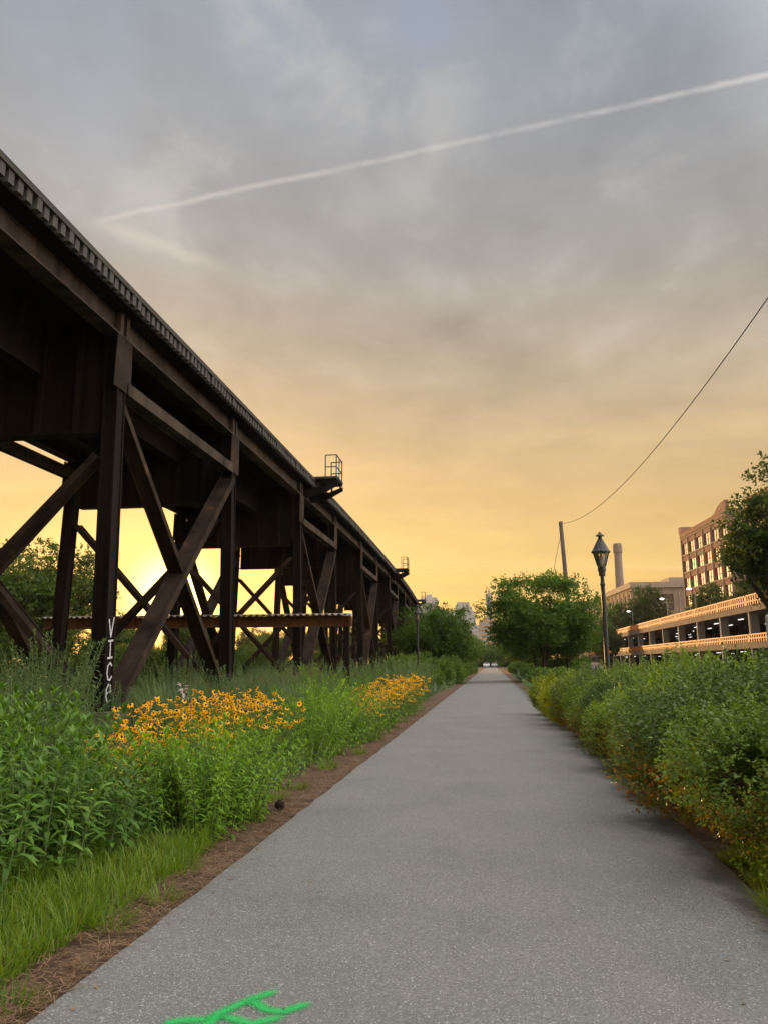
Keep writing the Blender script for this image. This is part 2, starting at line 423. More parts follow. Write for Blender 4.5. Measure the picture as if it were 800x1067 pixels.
    pal = math_('MULTIPLY', mrange(n_mid, .50, .66), math_('MULTIPLY', mrange(z, s(17), s(30)), mrange(n_big, .36, .56)))
    col = mixc(math_('MULTIPLY', pal, .40), col, C(200, 197, 190))
    wis = math_('MULTIPLY', mrange(n_str, .52, .70), mrange(z, s(24), s(7)))
    col = mixc(math_('MULTIPLY', wis, .40), col, C(255, 222, 150))
    dk = math_('MULTIPLY', mrange(n_str, .47, .30), mrange(z, s(22), s(5)))
    col = mixc(math_('MULTIPLY', dk, .35), col, C(220, 172, 108))
    # contrails
    a1, b1 = ray(100, 231), ray(800, 78)
    def trail(a, b, w0, strength, off):
        nrm = a.cross(b).normalized()
        along = (b - a * a.dot(b)).normalized()
        q = dot(tuple(nrm)); t = dot(tuple(along))
        wob = math_('MULTIPLY', math_('SUBTRACT', noise(14, 6, .68, off), .5), .0085)
        dist = math_('ABSOLUTE', math_('ADD', q, wob))
        band = mrange(dist, 0.0, w0, 1, 0)
        brk = mrange(noise(12, 5, .65, off + 3), .30, .62, .35, 1.0)
        st = mrange(t, -.004, .02, 0, 1)
        return math_('MULTIPLY', math_('MULTIPLY', math_('MULTIPLY', band, brk), st), strength), t
    t1, _ = trail(a1, b1, .0052, .48, 1.0)
    # only on the forward side
    t1 = math_('MULTIPLY', t1, mrange(sep.outputs[1], .1, .2))
    col = mixc(t1, col, C(222, 214, 206))
    a2, b2 = ray(98, 230), ray(225, 276)
    t2, tt = trail(a2, b2, .014, .36, 4.0)
    t2 = math_('MULTIPLY', t2, math_('MULTIPLY', mrange(tt, .19, .10), mrange(sep.outputs[1], .1, .2)))
    col = mixc(t2, col, C(220, 208, 192))
    # glow round the sun
    sd = dot(tuple(sdir))
    def glow(lo, hi, p, c, k):
        nonlocal col
        gg = math_('POWER', mrange(sd, lo, hi, smooth=False), p)
        gg = math_('MULTIPLY', gg, k)
        gc = N(nt, 'ShaderNodeCombineColor')
        for i in range(3):
            L(math_('MULTIPLY', gg, c[i]), gc.inputs[i])
        col = mixc(1.0, col, gc.outputs[0], 'ADD')
    glow(math.cos(R(30)), 1, 2.2, (1.0, .46, .05), .10)
    glow(math.cos(R(13)), 1, 2.2, (1.0, .50, .08), .34)
    glow(math.cos(R(4.5)), 1, 3.0, (1.0, .78, .34), 3.2)
    # added fill light: sky boosted overhead and to the right, out of view
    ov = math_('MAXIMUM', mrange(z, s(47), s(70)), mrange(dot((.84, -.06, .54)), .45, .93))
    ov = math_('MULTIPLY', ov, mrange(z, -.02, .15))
    br = math_('MULTIPLY_ADD', ov, FILL_GAIN - 1.0, 1.0)
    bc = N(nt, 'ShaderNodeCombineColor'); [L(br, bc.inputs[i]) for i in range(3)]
    fill_tint = mixc(ov, col, C(209, 207, 203))
    col = mixc(1.0, fill_tint, bc.outputs[0], 'MULTIPLY')
    # clear-sky light behind the clouds
    sky = N(nt, 'ShaderNodeTexSky', sky_type='NISHITA'); sky.sun_disc = False
    sky.sun_elevation = R(SUN_EL); sky.sun_rotation = R(SUN_AZ); sky.altitude = 50; sky.dust_density = 2.0
    b1_ = N(nt, 'ShaderNodeBackground', inp={'Strength': .05}); L(mixc(1.0, sky.outputs[0], (.2, .2, .2), 'MULTIPLY'), b1_.inputs[0])
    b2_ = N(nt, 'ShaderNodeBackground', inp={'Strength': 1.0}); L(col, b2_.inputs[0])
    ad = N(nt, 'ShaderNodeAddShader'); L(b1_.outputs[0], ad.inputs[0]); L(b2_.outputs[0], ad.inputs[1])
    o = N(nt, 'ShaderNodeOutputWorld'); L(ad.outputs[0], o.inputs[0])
FILL_GAIN = 4.3  # strength of the added sky fill out of view
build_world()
sl = bpy.data.lights.new('sun', 'SUN'); sl.energy = 5.0; sl.angle = R(0.6); sl.color = (1.0, .56, .22)
so = bpy.data.objects.new('sun', sl); COL.objects.link(so)
so.rotation_euler = sdir.to_track_quat('Z', 'Y').to_euler()
SC.view_settings.view_transform = 'Standard'; SC.view_settings.look = 'None'
SC.view_settings.exposure = 0.0; SC.view_settings.gamma = 1.0
try: SC.view_settings.use_curve_mapping = False
except Exception: pass

# ------------------------------------------------------------------ ground
def gz(x, y):
    """height of the ground sheet"""
    t = min(max((-x - 2.6) / 5.0, 0), 1); t = t * t * (3 - 2 * t)
    return 0.38 * t * min(max((y + 20) / 20.0, 0), 1)
def build_ground():
    xs = sorted(set([-4000, -1500, -600, -250, -120, -70, -40, -25, -18] + [x * .5 for x in range(-28, 17)] + [12, 18, 30, 60, 150, 500, 1500, 4000]))
    ys = sorted(set([-1500, -300, -60, -20] + [y * .75 for y in range(-8, 60)] + [50, 60, 75, 90, 120, 160, 220, 320, 500, 900, 1800, 4500]))
    vs, fs = [], []
    for y in ys:
        for x in xs:
            j = 0.0
            if x < -2.4 or x > 2.4:
                j = .03 * math.sin(x * 3.1 + y * 1.7) + .02 * math.sin(x * 7.3 - y * 2.9)
                if x > 7: j = 0
            vs.append((x, y, gz(x, y) + min(j, .02)))
    nx = len(xs)
    for j in range(len(ys) - 1):
        for i in range(nx - 1):
            a = j * nx + i
            fs.append((a, a + 1, a + nx + 1, a + nx))
    o = MB().add(vs, fs).build('ground', M['ground'], smooth=True, fix=False)
    tag(o, kind='structure')
build_ground()

def strip(name, xl, xr, ys, z, mat, wob=0.0, seed=1, nx=2):
    rr = random.Random(seed)
    vs, fs = [], []
    pl = [xl + (rr.uniform(-wob, wob)) for _ in ys]; pr = [xr + rr.uniform(-wob, wob) for _ in ys]
    for i, y in enumerate(ys):
        for k in range(nx):
            vs.append((pl[i] + (pr[i] - pl[i]) * k / (nx - 1), y, z))
    for i in range(len(ys) - 1):
        for k in range(nx - 1):
            a = i * nx + k
            fs.append((a, a + 1, a + nx + 1, a + nx))
    return tag(MB().add(vs, fs).build(name, mat, fix=False), kind='structure')
ysn = [-12 + .35 * i for i in range(150)] + [41 + 4 * i for i in range(60)]
strip('mulch_strip', -2.75, -1.7, ysn, .028, M['mulch'], .10, 3)
strip('mulch_strip', 1.5, 2.6, ysn, .028, M['mulch'], .10, 4)
strip('path', -1.94, 1.64, ysn, .040, M['asphalt'], .014, 5)
strip('road', 10.0, 19.0, [-40, 0, 60, 150, 300, 420], .030, M['road'])
kb = MB(); kb.box(9.7, 10.0, -40, 420, 0, .15); kb.box(19.0, 19.3, -40, 420, 0, .15)
tag(kb.build('kerb', M['concrete_pale']), kind='structure')
strip('cross_road', -30, 60, [252, 266], .045, M['road'])

# ------------------------------------------------------------------ leaf-level geometry
def leaf_arrays(P, Dv, Uv, Ln, Wd, bend=0.25, kind='lance'):
    """P base points, Dv direction, Uv approx up; returns verts, tris"""
    P = np.asarray(P, float); Dv = np.asarray(Dv, float); n = len(P)
    Dv = Dv / np.linalg.norm(Dv, axis=1, keepdims=True)
    Uv = np.asarray(Uv, float)
    S = np.cross(Dv, Uv); sn = np.linalg.norm(S, axis=1, keepdims=True); S = np.where(sn < 1e-5, np.array([[1., 0, 0]]), S / np.maximum(sn, 1e-5))
    U = np.cross(S, Dv)
    Ln = np.broadcast_to(np.asarray(Ln, float), (n,))[:, None]; Wd = np.broadcast_to(np.asarray(Wd, float), (n,))[:, None]
    if np.ndim(bend) == 0: bend = np.full((n, 1), bend)
    else: bend = np.asarray(bend)[:, None]
    if kind == 'lance':      # 6 verts, folded and drooping
        a = P
        m1 = P + Dv * Ln * .38 - U * Ln * bend * .12
        l1 = m1 + S * Wd * .5 + U * Wd * .18; r1 = m1 - S * Wd * .5 + U * Wd * .18
        m2 = P + Dv * Ln * .72 - U * Ln * bend * .45
        t = P + Dv * Ln * (1 - .25 * bend) - U * Ln * bend
        V = np.stack([a, l1, m1, r1, m2, t], 1).reshape(-1, 3)
        F = np.array([[0, 2, 1], [0, 3, 2], [1, 2, 4], [2, 3, 4], [1, 4, 5], [4, 3, 5]])
        k = 6
    elif kind == 'small':    # 4 verts, 2 tris
        a = P; t = P + Dv * Ln - U * Ln * bend * .6
        m = P + Dv * Ln * .5
        l = m + S * Wd * .5 + U * Wd * .12; r = m - S * Wd * .5 + U * Wd * .12
        V = np.stack([a, l, t, r], 1).reshape(-1, 3); F = np.array([[0, 2, 1], [0, 3, 2]]); k = 4
    else:                    # blade: 7 verts
        q = []
        for s_, w_ in ((0, 1.0), (.36, .9), (.70, .6)):
            c = P + Dv * Ln * (s_ - .18 * bend * s_ * s_) - U * Ln * bend * s_ * s_
            q += [c + S * Wd * .5 * w_, c - S * Wd * .5 * w_]
        t = P + Dv * Ln * (1 - .30 * bend) - U * Ln * bend
        V = np.stack(q + [t], 1).reshape(-1, 3)
        F = np.array([[0, 1, 3], [0, 3, 2], [2, 3, 5], [2, 5, 4], [4, 5, 6]]); k = 7
    FF = (F[None] + (np.arange(n) * k)[:, None, None]).reshape(-1, 3)
    return V, FF

def mesh_np(name, parts, mats=None):
    """parts = list of (V, F[, material index])"""
    Vs, Fs, Ms, b = [], [], [], 0
    for p in parts:
        Vs.append(p[0]); Fs.append(p[1] + b); b += len(p[0])
        Ms.append(np.full(len(p[1]), p[2] if len(p) > 2 else 0, np.int32))
    V = np.concatenate(Vs).astype(np.float32); F = np.concatenate(Fs).astype(np.int32); Mi = np.concatenate(Ms)
    me = bpy.data.meshes.new(name)
    me.vertices.add(len(V)); me.vertices.foreach_set('co', V.ravel())
    me.loops.add(F.size); me.loops.foreach_set('vertex_index', F.ravel())
    me.polygons.add(len(F)); me.polygons.foreach_set('loop_start', np.arange(0, F.size, 3, dtype=np.int32))
    me.polygons.foreach_set('loop_total', np.full(len(F), 3, np.int32))
    me.polygons.foreach_set('material_index', Mi)
    me.update(calc_edges=True)
    if mats:
        for m in mats: me.materials.append(m)
    return me

def tri_tube(paths):
    """list of (points, radii) -> triangulated tubes (5-sided)"""
    mb = MB()
    for p, r in paths: mb.tube(p, r, 5, cap=False)
    V = np.array(mb.v, float); F = []
    for f in mb.f: F += [(f[0], f[1], f[2]), (f[0], f[2], f[3])]
    return V, np.array(F, int)

def nrm(a): return a / np.maximum(np.linalg.norm(a, axis=-1, keepdims=True), 1e-9)

def perennial(rng, n=16, rad=.38, h=1.05, hv=.18, ll=.13, lw=.032, step=.05, lean=.22, start=.12, bend=(.15, .7), top=True):
    """leafy upright stems; returns leaf arrays and stem arrays"""
    P, Dv, Ln, Wd, Bn, stems = [], [], [], [], [], []
    for i in range(n):
        a = rng.uniform(0, 2 * PI); rr = rad * math.sqrt(rng.uniform(0, 1))
        b = np.array([math.cos(a) * rr, math.sin(a) * rr, 0.0])
        H = h * (1 + rng.uniform(-hv, hv)) * (1 - .18 * (rr / rad) ** 2)
        out = np.array([math.cos(a), math.sin(a), 0]) * lean * (rr / rad) + rng.normal(0, .06, 3) * [1, 1, 0]
        tt = np.linspace(0, 1, 5)
        pts = [b + np.array([0, 0, H]) * t + out * H * t * t for t in tt]
        stems.append((pts, [.0065, .006, .005, .004, .002]))
        k = max(4, int(H / step)); ph = rng.uniform(0, 6.28)
        for j in range(k):
            t = start + (1 - start) * (j + rng.uniform(0, .5)) / k
            if t > 1: t = 1.
            p = b + np.array([0, 0, H]) * t + out * H * t * t
            for s_ in (0, 1):
                an = ph + j * 1.57 + s_ * PI + rng.normal(0, .3)
                el = .25 + .75 * max(0, t - .55) / .45 + rng.normal(0, .18)
                P.append(p); Dv.append((math.cos(an) * math.cos(el), math.sin(an) * math.cos(el), math.sin(el)))
                sz = (1.05 - .45 * t) * rng.uniform(.75, 1.2)
                if t < .35: sz *= .85
                Ln.append(ll * sz); Wd.append(lw * sz * rng.uniform(.85, 1.2)); Bn.append(rng.uniform(*bend) * (1.0 if t < .8 else .5))
        if top:
            p = b + np.array([0, 0, H]) + out * H
            for s_ in range(5):
                an = rng.uniform(0, 6.28); el = rng.uniform(.7, 1.35)
                P.append(p); Dv.append((math.cos(an) * math.cos(el), math.sin(an) * math.cos(el), math.sin(el)))
                Ln.append(ll * rng.uniform(.4, .65)); Wd.append(lw * .6); Bn.append(.15)
    n_ = len(P)
    V, F = leaf_arrays(P, Dv, np.tile([0, 0, 1.], (n_, 1)), Ln, Wd, Bn, 'lance')
    return (V, F), tri_tube(stems)

def sprigs(rng, pts, dirs, per=6, twig=.14, ll=.045, lw=.024, spread=.9, kind='small', bend=.3):
    """short leafy twigs at pts pointing along dirs"""
    n = len(pts); P, Dv = [], []
    dirs = nrm(dirs)
    side = nrm(np.cross(dirs, rng.normal(0, 1, (n, 3))))
    side2 = np.cross(dirs, side)
    Ps, Ds = [], []
    for j in range(per):
        t = (j + .3) / per
        an = rng.uniform(0, 2 * PI, (n, 1))
        s_ = side * np.cos(an) + side2 * np.sin(an)
        Ps.append(pts + dirs * twig * t * rng.uniform(.7, 1.2, (n, 1)))
        Ds.append(nrm(dirs * (.45 + .5 * t) + s_ * spread + np.array([0, 0, .10])))
    P = np.concatenate(Ps); Dv = np.concatenate(Ds)
    k = len(P)
    U = nrm(np.array([[0, 0, 1.]]) + rng.normal(0, .55, (k, 3)))
    sz = rng.uniform(.5, 1.55, k)
    return leaf_arrays(P, Dv, U, ll * sz, lw * sz, rng.uniform(0, 2 * bend, k), kind)

def blob_points(rng, lobes, n, inner=.25, zmin=.05):
    """points near the skin of a union of ellipsoids, with outward directions"""
    lobes = np.array(lobes, float)  # cx cy cz rx ry rz
    area = lobes[:, 3] * lobes[:, 4] + lobes[:, 3] * lobes[:, 5] + lobes[:, 4] * lobes[:, 5]
    idx = rng.choice(len(lobes), n * 2, p=area / area.sum())
    d = nrm(rng.normal(0, 1, (n * 2, 3)))
    r = 1 - inner * rng.uniform(0, 1, (n * 2, 1)) ** 1.6 + rng.normal(0, .05, (n * 2, 1))
    L_ = lobes[idx]
    p = L_[:, :3] + d * L_[:, 3:] * r
    nd = nrm(d / L_[:, 3:])
    keep = p[:, 2] > zmin
    for k in range(len(lobes)):   # drop points deep inside another lobe
        q = (p - lobes[k, :3]) / lobes[k, 3:]
        ins = (np.linalg.norm(q, axis=1) < .72)
        keep &= ~ins
    p, nd = p[keep], nd[keep]
    return p[:n], nd[:n]

# ---------- prototypes of plants (thing > foliage, stems)
def make_plant(name, leaf, stemarr, lm, label, cat, group, sm=None):
    r = empty(name, label=label, cat=cat, group=group)
    link_mesh('foliage', mesh_np('foliage', [leaf]), lm, r)
    if stemarr is not None:
        link_mesh('stems', mesh_np('stems', [stemarr]), sm or M['stem'], r)
    return r
def used(f):
    return f

placed = {}
def put(proto, x, y, sc=1.0, rz=None, label=None, group=None, zoff=0.0, sz=None):
    """first use moves the prototype itself, later uses copy it"""
    rz = random.uniform(0, 6.28) if rz is None else rz
    if y > 7 and y < 13.6 and abs(x / y + .525) < .05: sc = min(sc, .66 if y < 11 else .78)   # lower growth before the painted leg
    s3 = (sc, sc, sc * (sz or 1.0))
    loc = (x, y, gz(x, y) + zoff)
    if proto.name not in placed:
        placed[proto.name] = True
        proto.location = loc; proto.rotation_euler = (0, 0, rz); proto.scale = s3
        if label: proto['label'] = label
        if group: proto['group'] = group
        return proto
    return copy_tree(proto, None, loc, rz, s3, label, group)

# broad-leaved perennials, the near bed
G_BED = 'leafy perennials in the bed beside the path'
LB = 'dark green broad-leaved perennial in the dense bed left of the path'
milk = []
for k in range(4):
    lf, st = perennial(np.random.default_rng(20 + k), n=15, rad=.40, h=1.0, ll=.195, lw=.060, step=.062)
    milk.append(make_plant('leafy_perennial', lf, st, M['leaf_milk'], LB, 'plant', G_BED))
G_DUSK = 'grey-green weeds in front of the trestle'
LD = 'tall grey-green weed clump between the flower bed and the trestle'
dusk = []
for k in range(3):
    lf, st = perennial(np.random.default_rng(40 + k), n=26, rad=.50, h=1.0, ll=.105, lw=.030, step=.045, lean=.3, hv=.28)
    dusk.append(make_plant('weed_clump', lf, st, M['leaf_dusk'], LD, 'plant', G_DUSK))
bright = []
for k in range(2):
    lf, st = perennial(np.random.default_rng(60 + k), n=46, rad=.42, h=.80, ll=.125, lw=.036, step=.04, lean=.62, hv=.2, start=.03)
    bright.append(make_plant('bright_perennial', lf, st, M['leaf_bright'], 'bright yellow-green bushy perennial in the flower bed', 'plant', 'bright green bushy perennials'))

# black-eyed susans: every bloom a mesh of its own
def flower_mesh(rng):
    n = 11; an = np.arange(n) * 2 * PI / n + rng.normal(0, .08, n); el = rng.uniform(-.35, .12, n)
    Dv = np.stack([np.cos(an) * np.cos(el), np.sin(an) * np.cos(el), np.sin(el)], 1)
    P = Dv * .008
    V, F = leaf_arrays(P, Dv, np.tile([0, 0, 1.], (n, 1)), rng.uniform(.028, .040, n), .016, .25, 'lance')
    mb = MB(); mb.lathe([(.009, -.003), (.011, .004), (.008, .012), (.003, .016)], 7)
    V2 = np.array(mb.v); F2 = []
    for f in mb.f:
        for q in range(1, len(f) - 1): F2.append((f[0], f[q], f[q + 1]))
    return mesh_np('flower', [(V, F, 0), (V2, np.array(F2), 1)], [M['petal'], M['flower_eye']])
FLW = [flower_mesh(np.random.default_rng(80 + k)) for k in range(4)]
def make_susan(seed, nf, h, label):
    rng = np.random.default_rng(seed)
    lf, st = perennial(rng, n=26, rad=.40, h=h * .72, ll=.10, lw=.034, step=.06, lean=.35)
    r = make_plant('black_eyed_susan', lf, st, M['leaf_bright'], label, 'flower', 'yellow flower clumps beside the path')
    stems = []
    for k in range(nf):
        a = rng.uniform(0, 6.28); rr = .52 * math.sqrt(rng.uniform(0, 1))
        H = h * rng.uniform(.66, 1.14) * (1 - .15 * (rr / .52) ** 2)
        top = np.array([math.cos(a) * rr, math.sin(a) * rr, H])
        b = np.array([math.cos(a) * rr * .5, math.sin(a) * rr * .5, h * .2])
        stems.append(([b, (b + top) / 2 + [0, 0, .05], top], [.003, .0025, .002]))
        o = link_mesh('flower', FLW[k % 4], None, r)
        o.location = top; o.rotation_euler = (rng.normal(0, .5), rng.normal(0, .5), rng.uniform(0, 6.28))
        s_ = rng.uniform(.75, 1.35); o.scale = (s_, s_, s_)
    link_mesh('flower_stalks', mesh_np('flower_stalks', [tri_tube(stems)]), M['stem'], r)
    return r
LS = 'clump of yellow flowers with dark centres in the bed left of the path'
susan = [make_susan(100 + k, 92, .92, LS) for k in range(3)]

# ornamental grass
def make_tuft(seed, n, h, spread, w, mat, name, label, group, cat='grass tuft'):
    rng = np.random.default_rng(seed)
    a = rng.uniform(0, 2 * PI, n); rr = .16 * np.sqrt(rng.uniform(0, 1, n))
    P = np.stack([np.cos(a) * rr, np.sin(a) * rr, np.zeros(n)], 1)
    el = rng.uniform(.95, 1.45, n); a2 = a + rng.normal(0, .5, n)
    Dv = np.stack([np.cos(a2) * np.cos(el) * spread, np.sin(a2) * np.cos(el) * spread, np.sin(el)], 1)
    U = np.stack([-np.cos(a2), -np.sin(a2), np.full(n, .25)], 1)
    V, F = leaf_arrays(P, Dv, U, h * rng.uniform(.65, 1.1, n), w, rng.uniform(.05, .45, n), 'blade')
    o = link_mesh(name, mesh_np(name, [(V, F)]), mat)
    return tag(o, label, cat, group)
G_TUFT = 'blue-green ornamental grass tufts in the bed'
LT = 'fine blue-green ornamental grass tuft behind the yellow flowers'
tufts = [make_tuft(130 + k, 420, 1.15, 1.2, .009, M['leaf_blue'], 'ornamental_grass', LT, G_TUFT) for k in range(2)]
seedy = [make_tuft(140, 420, 1.0, 1.1, .012, M['pinkseed'], 'pinkish_grass', 'pinkish brown seeding grass at the foot of the trestle', 'pinkish seeding grasses by the trestle')]
edge_tuft = [make_tuft(150 + k, 130, .30, 1.6, .008, M['leaf_grass'], 'grass_tuft', 'small bright grass tuft on the mulch edge of the path', 'grass tufts along the path edge') for k in range(2)]

# low leafy ground cover clumps
low = []
for k in range(2):
    lf, st = perennial(np.random.default_rng(160 + k), n=26, rad=.34, h=.34, ll=.085, lw=.038, step=.05, lean=.8, hv=.3)
    low.append(make_plant('low_weed', lf, st, M['leaf_bright'], 'low leafy weed at the edge of the path', 'plant', 'low weeds along the path edges'))

# hedge shrubs
def make_shrub(seed, lobes, n, ll, lw, mat, label, cat, group, per=7, low_mat=None, twig=.15, name='hedge_shrub'):
    rng = np.random.default_rng(seed)
    p, nd = blob_points(rng, lobes, n, .30)
    nd = nrm(nd + np.array([0, 0, .25]) + rng.normal(0, .35, nd.shape))
    r = empty(name, label=label, cat=cat, group=group)
    zmax = p[:, 2].max()
    top_ = np.argsort(-(p[:, 2] + rng.normal(0, .35, len(p))))[:55]      # stray shoots standing out of the mass
    sp_, sd_ = [], []
    for i_ in top_:
        d_ = nrm(nd[i_] + np.array([0, 0, .7]) + rng.normal(0, .25, 3)); ln_ = rng.uniform(.10, .34)
        for t_ in np.linspace(.2, 1, 5): sp_.append(p[i_] + d_ * ln_ * t_); sd_.append(d_)
    p = np.concatenate([p, np.array(sp_)]); nd = np.concatenate([nd, np.array(sd_)])
    if low_mat is not None:  # lower leaves get the colour with low sunlight painted in
        m_ = (p[:, 2] + rng.normal(0, .22, len(p))) < .62
        a = sprigs(rng, p[~m_], nd[~m_], per, twig, ll, lw)
        b = sprigs(rng, p[m_], nd[m_], max(3, per - 2), twig, ll * .9, lw * .9)
        link_mesh('foliage', mesh_np('foliage', [a]), mat, r)
        link_mesh('sun_gold_leaves', mesh_np('sun_gold_leaves', [b]), low_mat, r)
    else:
        link_mesh('foliage', mesh_np('foliage', [sprigs(rng, p, nd, per, twig, ll, lw)]), mat, r)
    br = []
    for k in range(46):
        q = p[rng.integers(len(p))] * [.85, .85, .9]
        b = np.array([q[0] * .25 + rng.normal(0, .08), q[1] * .25 + rng.normal(0, .08), 0])
        mid = (b + q) / 2 + rng.normal(0, .05, 3) + [0, 0, .08]
        br.append(([b, mid, q], [.011, .007, .003]))
    link_mesh('branches', mesh_np('branches', [tri_tube(br)]), M['twig'], r)
    return r
def lobes(seed, R0, H, k):
    rr = random.Random(seed); out = [(0, 0, H * .52, R0 * .80, R0 * .80, H * .46)]
    for i in range(k):
        a = i * 2 * PI / k + rr.uniform(-.4, .4); q = R0 * rr.uniform(.50, .80)
        hz = H * rr.uniform(.32, .74); s = R0 * rr.uniform(.26, .48)
        out.append((math.cos(a) * q, math.sin(a) * q, hz, s, s, s * rr.uniform(.8, 1.1)))
    return out
GH = 'green shrubs in the hedge right of the path'
LH = ['dense dark green shrub in the hedge right of the path', 'dense mid green shrub in the hedge right of the path', 'dense light green shrub in the hedge right of the path']
shrub_d = make_shrub(200, lobes(1, 1.15, 1.65, 9), 5600, .038, .021, M['leaf_hedge_dark'], LH[0], 'shrub', GH, low_mat=M['leaf_low'])
shrub_m = make_shrub(201, lobes(2, 1.10, 1.60, 9), 5600, .038, .021, M['leaf_hedge'], LH[1], 'shrub', GH, low_mat=M['leaf_low'])
shrub_l = make_shrub(202, lobes(3, 1.05, 1.55, 8), 5200, .037, .021, M['leaf_hedge_light'], LH[2], 'shrub', GH, low_mat=M['leaf_low'])
shrub_y = make_shrub(203, lobes(4, 1.0, 1.05, 8), 3000, .05, .026, M['leaf_yellow'], 'low yellow-green shrub at the far end of the hedge beside the path', 'shrub', 'low yellow-green shrubs')
# far shrub with coarser leaves
shrub_far = make_shrub(204, lobes(5, 1.3, 1.6, 8), 1500, .11, .06, M['leaf_hedge'], 'dark shrub growing beside the far stretch of path', 'shrub', 'dark shrubs along the far path', per=6, twig=.25, name='far_shrub')
shrub_wild = make_shrub(205, lobes(6, 1.6, 2.2, 9), 2000, .12, .06, M['leaf_tree_light'], 'olive green wild bush in the backlit scrub behind the trestle', 'shrub', 'wild bushes behind the trestle', per=6, twig=.3, name='wild_bush')

# ------------------------------------------------------------------ trees
def make_tree(seed, H, W, th, trunks, n_leaf, leaf, mat, bark, label, cat='tree', group=None, name='tree', tr=.16, per=7, flat=.8, gap=.55, base_z=.30, coff=0.0):
    """tapered trunk(s) with limbs; crown of leafy sprays at the ends of the branches"""
    rng = np.random.default_rng(seed); rr = random.Random(seed)
    r = empty(name, label=label, cat=cat, group=group)
    tubes, ends = [], []
    def grow(p, dvec, ln, rad, depth):
        d1 = nrm(np.array(dvec) + rng.normal(0, .10, 3))
        m = p + d1 * ln * .5; d2 = nrm(d1 + rng.normal(0, .16, 3) + [0, 0, .08]); e = m + d2 * ln * .5
        tubes.append(([p, m, e], [rad, rad * .8, rad * .58]))
        if depth == 0:
            ends.append((e, d2)); ends.append((m, d1)); return
        k = 3 if depth > 1 else 4
        for i in range(k):
            a = rng.uniform(0, 6.28); s_ = nrm(np.cross(d2, [math.cos(a), math.sin(a), .3]))
            nd = nrm(d2 * .75 + s_ * rng.uniform(.5, .95) + [0, 0, .05])
            grow(e - d2 * ln * .12 * i, nd, ln * rng.uniform(.58, .82), rad * .55, depth - 1)
    for t in range(trunks):
        a = 6.28 * t / max(trunks, 1) + .7; off = (.18 if trunks > 1 else 0)
        b = np.array([math.cos(a) * off, math.sin(a) * off, 0.])
        ln = th; lean = .22 if trunks > 1 else .03
        top = b + np.array([math.cos(a) * lean * ln + rng.normal(0, .05), math.sin(a) * lean * ln, ln])
        tubes.append(([b - [0, 0, .25], b + [0, 0, .12], (b + top) / 2 + rng.normal(0, .04, 3), top], [tr * 1.5, tr * 1.08, tr * .92, tr * .75]))
        nl = 6 if trunks == 1 else 3
        for i in range(nl):
            a2 = a + (6.28 * i / nl if trunks == 1 else (i - 1) * 1.1) + rng.normal(0, .25)
            el = rng.uniform(.35, 1.15)
            nd = (math.cos(a2) * math.cos(el), math.sin(a2) * math.cos(el), math.sin(el) * .9 + .15)
            st = b + (top - b) * rng.uniform(.72, 1.0)
            grow(st, nd, (H - th) * .40 * rng.uniform(.8, 1.15), tr * .55, 2)
    # squeeze the branch ends into the crown's envelope
    E = np.array([e for e, _ in ends]); De = np.array([q for _, q in ends])
    lo = th * base_z / .30 * .78
    c = np.array([coff, 0, (H + lo) / 2])
    rad = np.array([W / 2, W / 2, (H - lo) / 2])
    q = (E - c) / rad; l = np.linalg.norm(q, axis=1, keepdims=True)
    sc = 1 / np.maximum(1.0, l) ; E = c + (q * sc * rng.uniform(.82, 1.02, (len(E), 1))) * rad
    for pts_, _ in tubes:      # limbs stay inside the crown
        for j_ in range(len(pts_)):
            if pts_[j_][2] > th * .9:
                qq = (np.array(pts_[j_]) - c) / rad; l_ = np.linalg.norm(qq)
                if l_ > .93: pts_[j_] = c + qq / l_ * .93 * rad
    # extra ends spread through the envelope, clumped
    k = max(40, int(len(E) * .9))
    dd = nrm(rng.normal(0, 1, (k, 3))); rad_ = rng.uniform(.45, 1.0, (k, 1)) ** .6
    X = c + dd * rad_ * rad * np.array([1, 1, flat + .2])
    E = np.concatenate([E, X]); De = np.concatenate([De, nrm(dd + [0, 0, .3])])
    E = E[E[:, 2] > lo * .85]
    De = De[:len(E)] if len(De) > len(E) else De
    ne = len(E)
    # leaf sprays: each end gets a fuzzy clump
    idx = rng.integers(0, ne, n_leaf // per)
    rad_c = W * .085 * rng.uniform(.4, 1.25, (ne, 1))
    off = nrm(rng.normal(0, 1, (len(idx), 3))) * rng.uniform(0, 1, (len(idx), 1)) ** .55 * rad_c[idx] * [1.15, 1.15, gap]
    p = E[idx] + off
    dirs = nrm(off + np.array([0, 0, .15]) * W * .1 + rng.normal(0, .3, off.shape) * W * .05)
    link_mesh('crown', mesh_np('crown', [sprigs(rng, p, dirs, per, leaf * 2.4, leaf, leaf * .55, 1.0)]), mat, r)
    mb = MB()
    for pts, rads in tubes: mb.tube(pts, rads, 7, cap=False)
    link_mesh('trunk', mb.mesh('trunk', True), bark, r)
    return r

